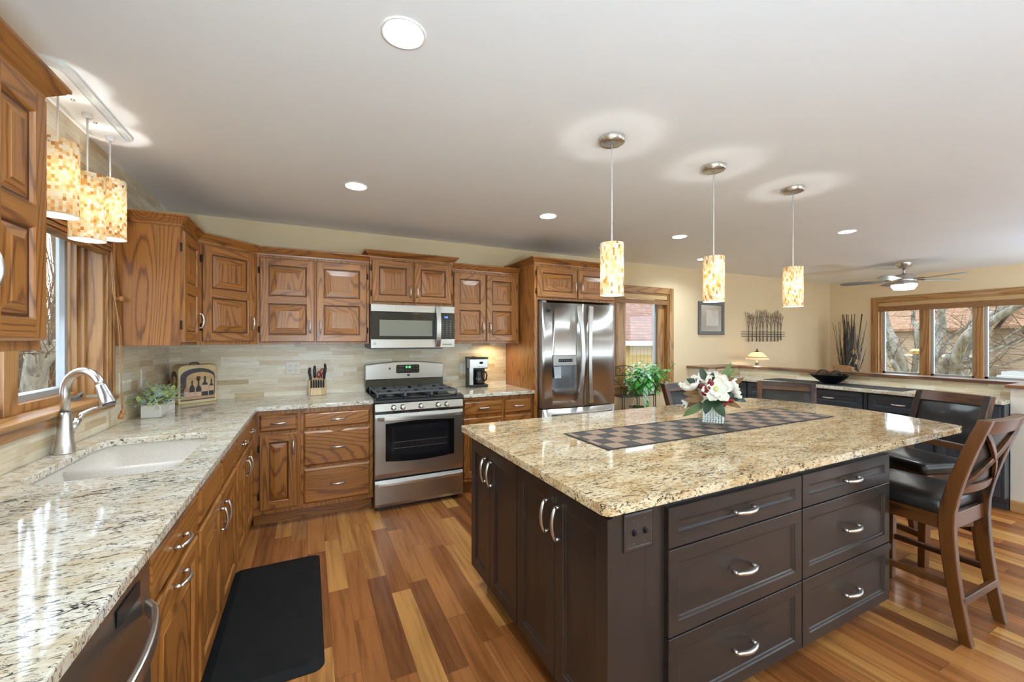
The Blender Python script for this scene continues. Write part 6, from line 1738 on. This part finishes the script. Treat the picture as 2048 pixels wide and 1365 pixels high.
# yellow bird feeder hanging by the trees
t = thing('bird_feeder', 'small yellow bird feeder hanging among the bare trees', 'bird feeder', (11.6, 4.05, 1.08))
YEL = plain('yellow_paint', srgb(222, 178, 86), 0.5)
build('roof', MB().lathe([(0.10, 0.06), (0.05, 0.10), (0.0005, 0.11)], (0, 0, 0), 16), YEL, t)
build('tray', MB().lathe([(0.0005, 0.0), (0.08, 0.0), (0.09, 0.03)], (0, 0, 0), 16).tube([(0, 0, 0), (0, 0, 0.1)], 0.02, 8), YEL, t)
build('hook', MB().tube([(0, 0, 0.11), (0.15, 0.10, 0.55), (0.5, 0.18, 0.82)], 0.004, 5), BRONZE, t)
# woods outside the sink window
tree('thick leaning trunk close outside the sink window', (-3.4, 7.3, GZ), [
    ([(-3.25, 7.3, -0.5), (-3.03, 7.1, 0.7), (-2.95, 7.0, 1.12), (-2.93, 7.0, 1.42), (-3.15, 7.1, 2.0), (-3.6, 7.2, 3.4), (-3.8, 7.0, 5.5)], 0.125, 0.07),
    ([(-2.97, 7.0, 0.95), (-2.84, 7.0, 1.2), (-2.76, 7.0, 1.36)], 0.075, 0.05)], 9, 22, BARK)
rnd = random.Random(77)
WT = []
for k in range(26):
    x, y = rnd.uniform(-9.5, -2.8), rnd.uniform(9.0, 20.0)
    hh = rnd.uniform(6, 9); lean = rnd.uniform(-0.5, 0.5)
    tree('slender bare trunk in the brown woods outside the sink window', (x, y, GZ), [([(x, y, GZ - 0.1), (x + lean * 0.3, y, hh * 0.35), (x + lean, y + 0.1, hh * 0.7), (x + lean * 1.4, y, hh)], rnd.uniform(0.06, 0.13), 0.02)], 100 + k, 16, BARKD, 'slender trunks in the woods')
# branches over the sink window (seen in the worktop's reflection)
tree('tall bare tree beside the house with boughs over the sink window', (-5.0, 2.2, GZ), [
    ([(-5.0, 2.2, -0.5), (-4.9, 2.3, 1.8), (-4.5, 2.6, 3.5), (-3.9, 3.0, 5.2), (-3.6, 3.3, 7.0)], 0.16, 0.06),
    ([(-4.7, 2.4, 2.7), (-4.4, 3.2, 3.7), (-4.1, 4.2, 4.6), (-3.6, 5.0, 5.4)], 0.08, 0.03),
    ([(-4.4, 2.7, 3.8), (-3.8, 2.2, 4.5), (-3.2, 1.6, 5.3), (-2.9, 1.2, 6.0)], 0.07, 0.03)], 13, 34, BARKD)
# leaf litter under the trees
o = build('leaf_litter', MB().box(-30, -1.6, 5.5, 40, GZ, GZ + 0.03), plain('brown_leaves', srgb(98, 72, 44), 0.95, var=0.45, scale=6)); o['kind'] = 'structure'
# brush
mb = MB(); rnd = random.Random(99)
for k in range(3000):
    x, y = rnd.uniform(-13, -3.0), rnd.uniform(10, 22)
    h = rnd.uniform(0.5, 4.2); dx_, dy_ = rnd.uniform(-0.6, 0.6), rnd.uniform(-0.4, 0.4)
    r_ = rnd.uniform(0.008, 0.022)
    mb.tube([(x, y, GZ), (x + dx_ * 0.4, y + dy_ * 0.4, GZ + h * 0.5), (x + dx_, y + dy_, GZ + h)], [r_, r_ * 0.8, r_ * 0.3], 4)
o = build('brushwood', mb, plain('brown_brush', srgb(104, 78, 50), 0.9, var=0.3, scale=3))
tag(o, 'tangle of thin brown undergrowth in the woods outside the sink window', 'brushwood', None, 'stuff')
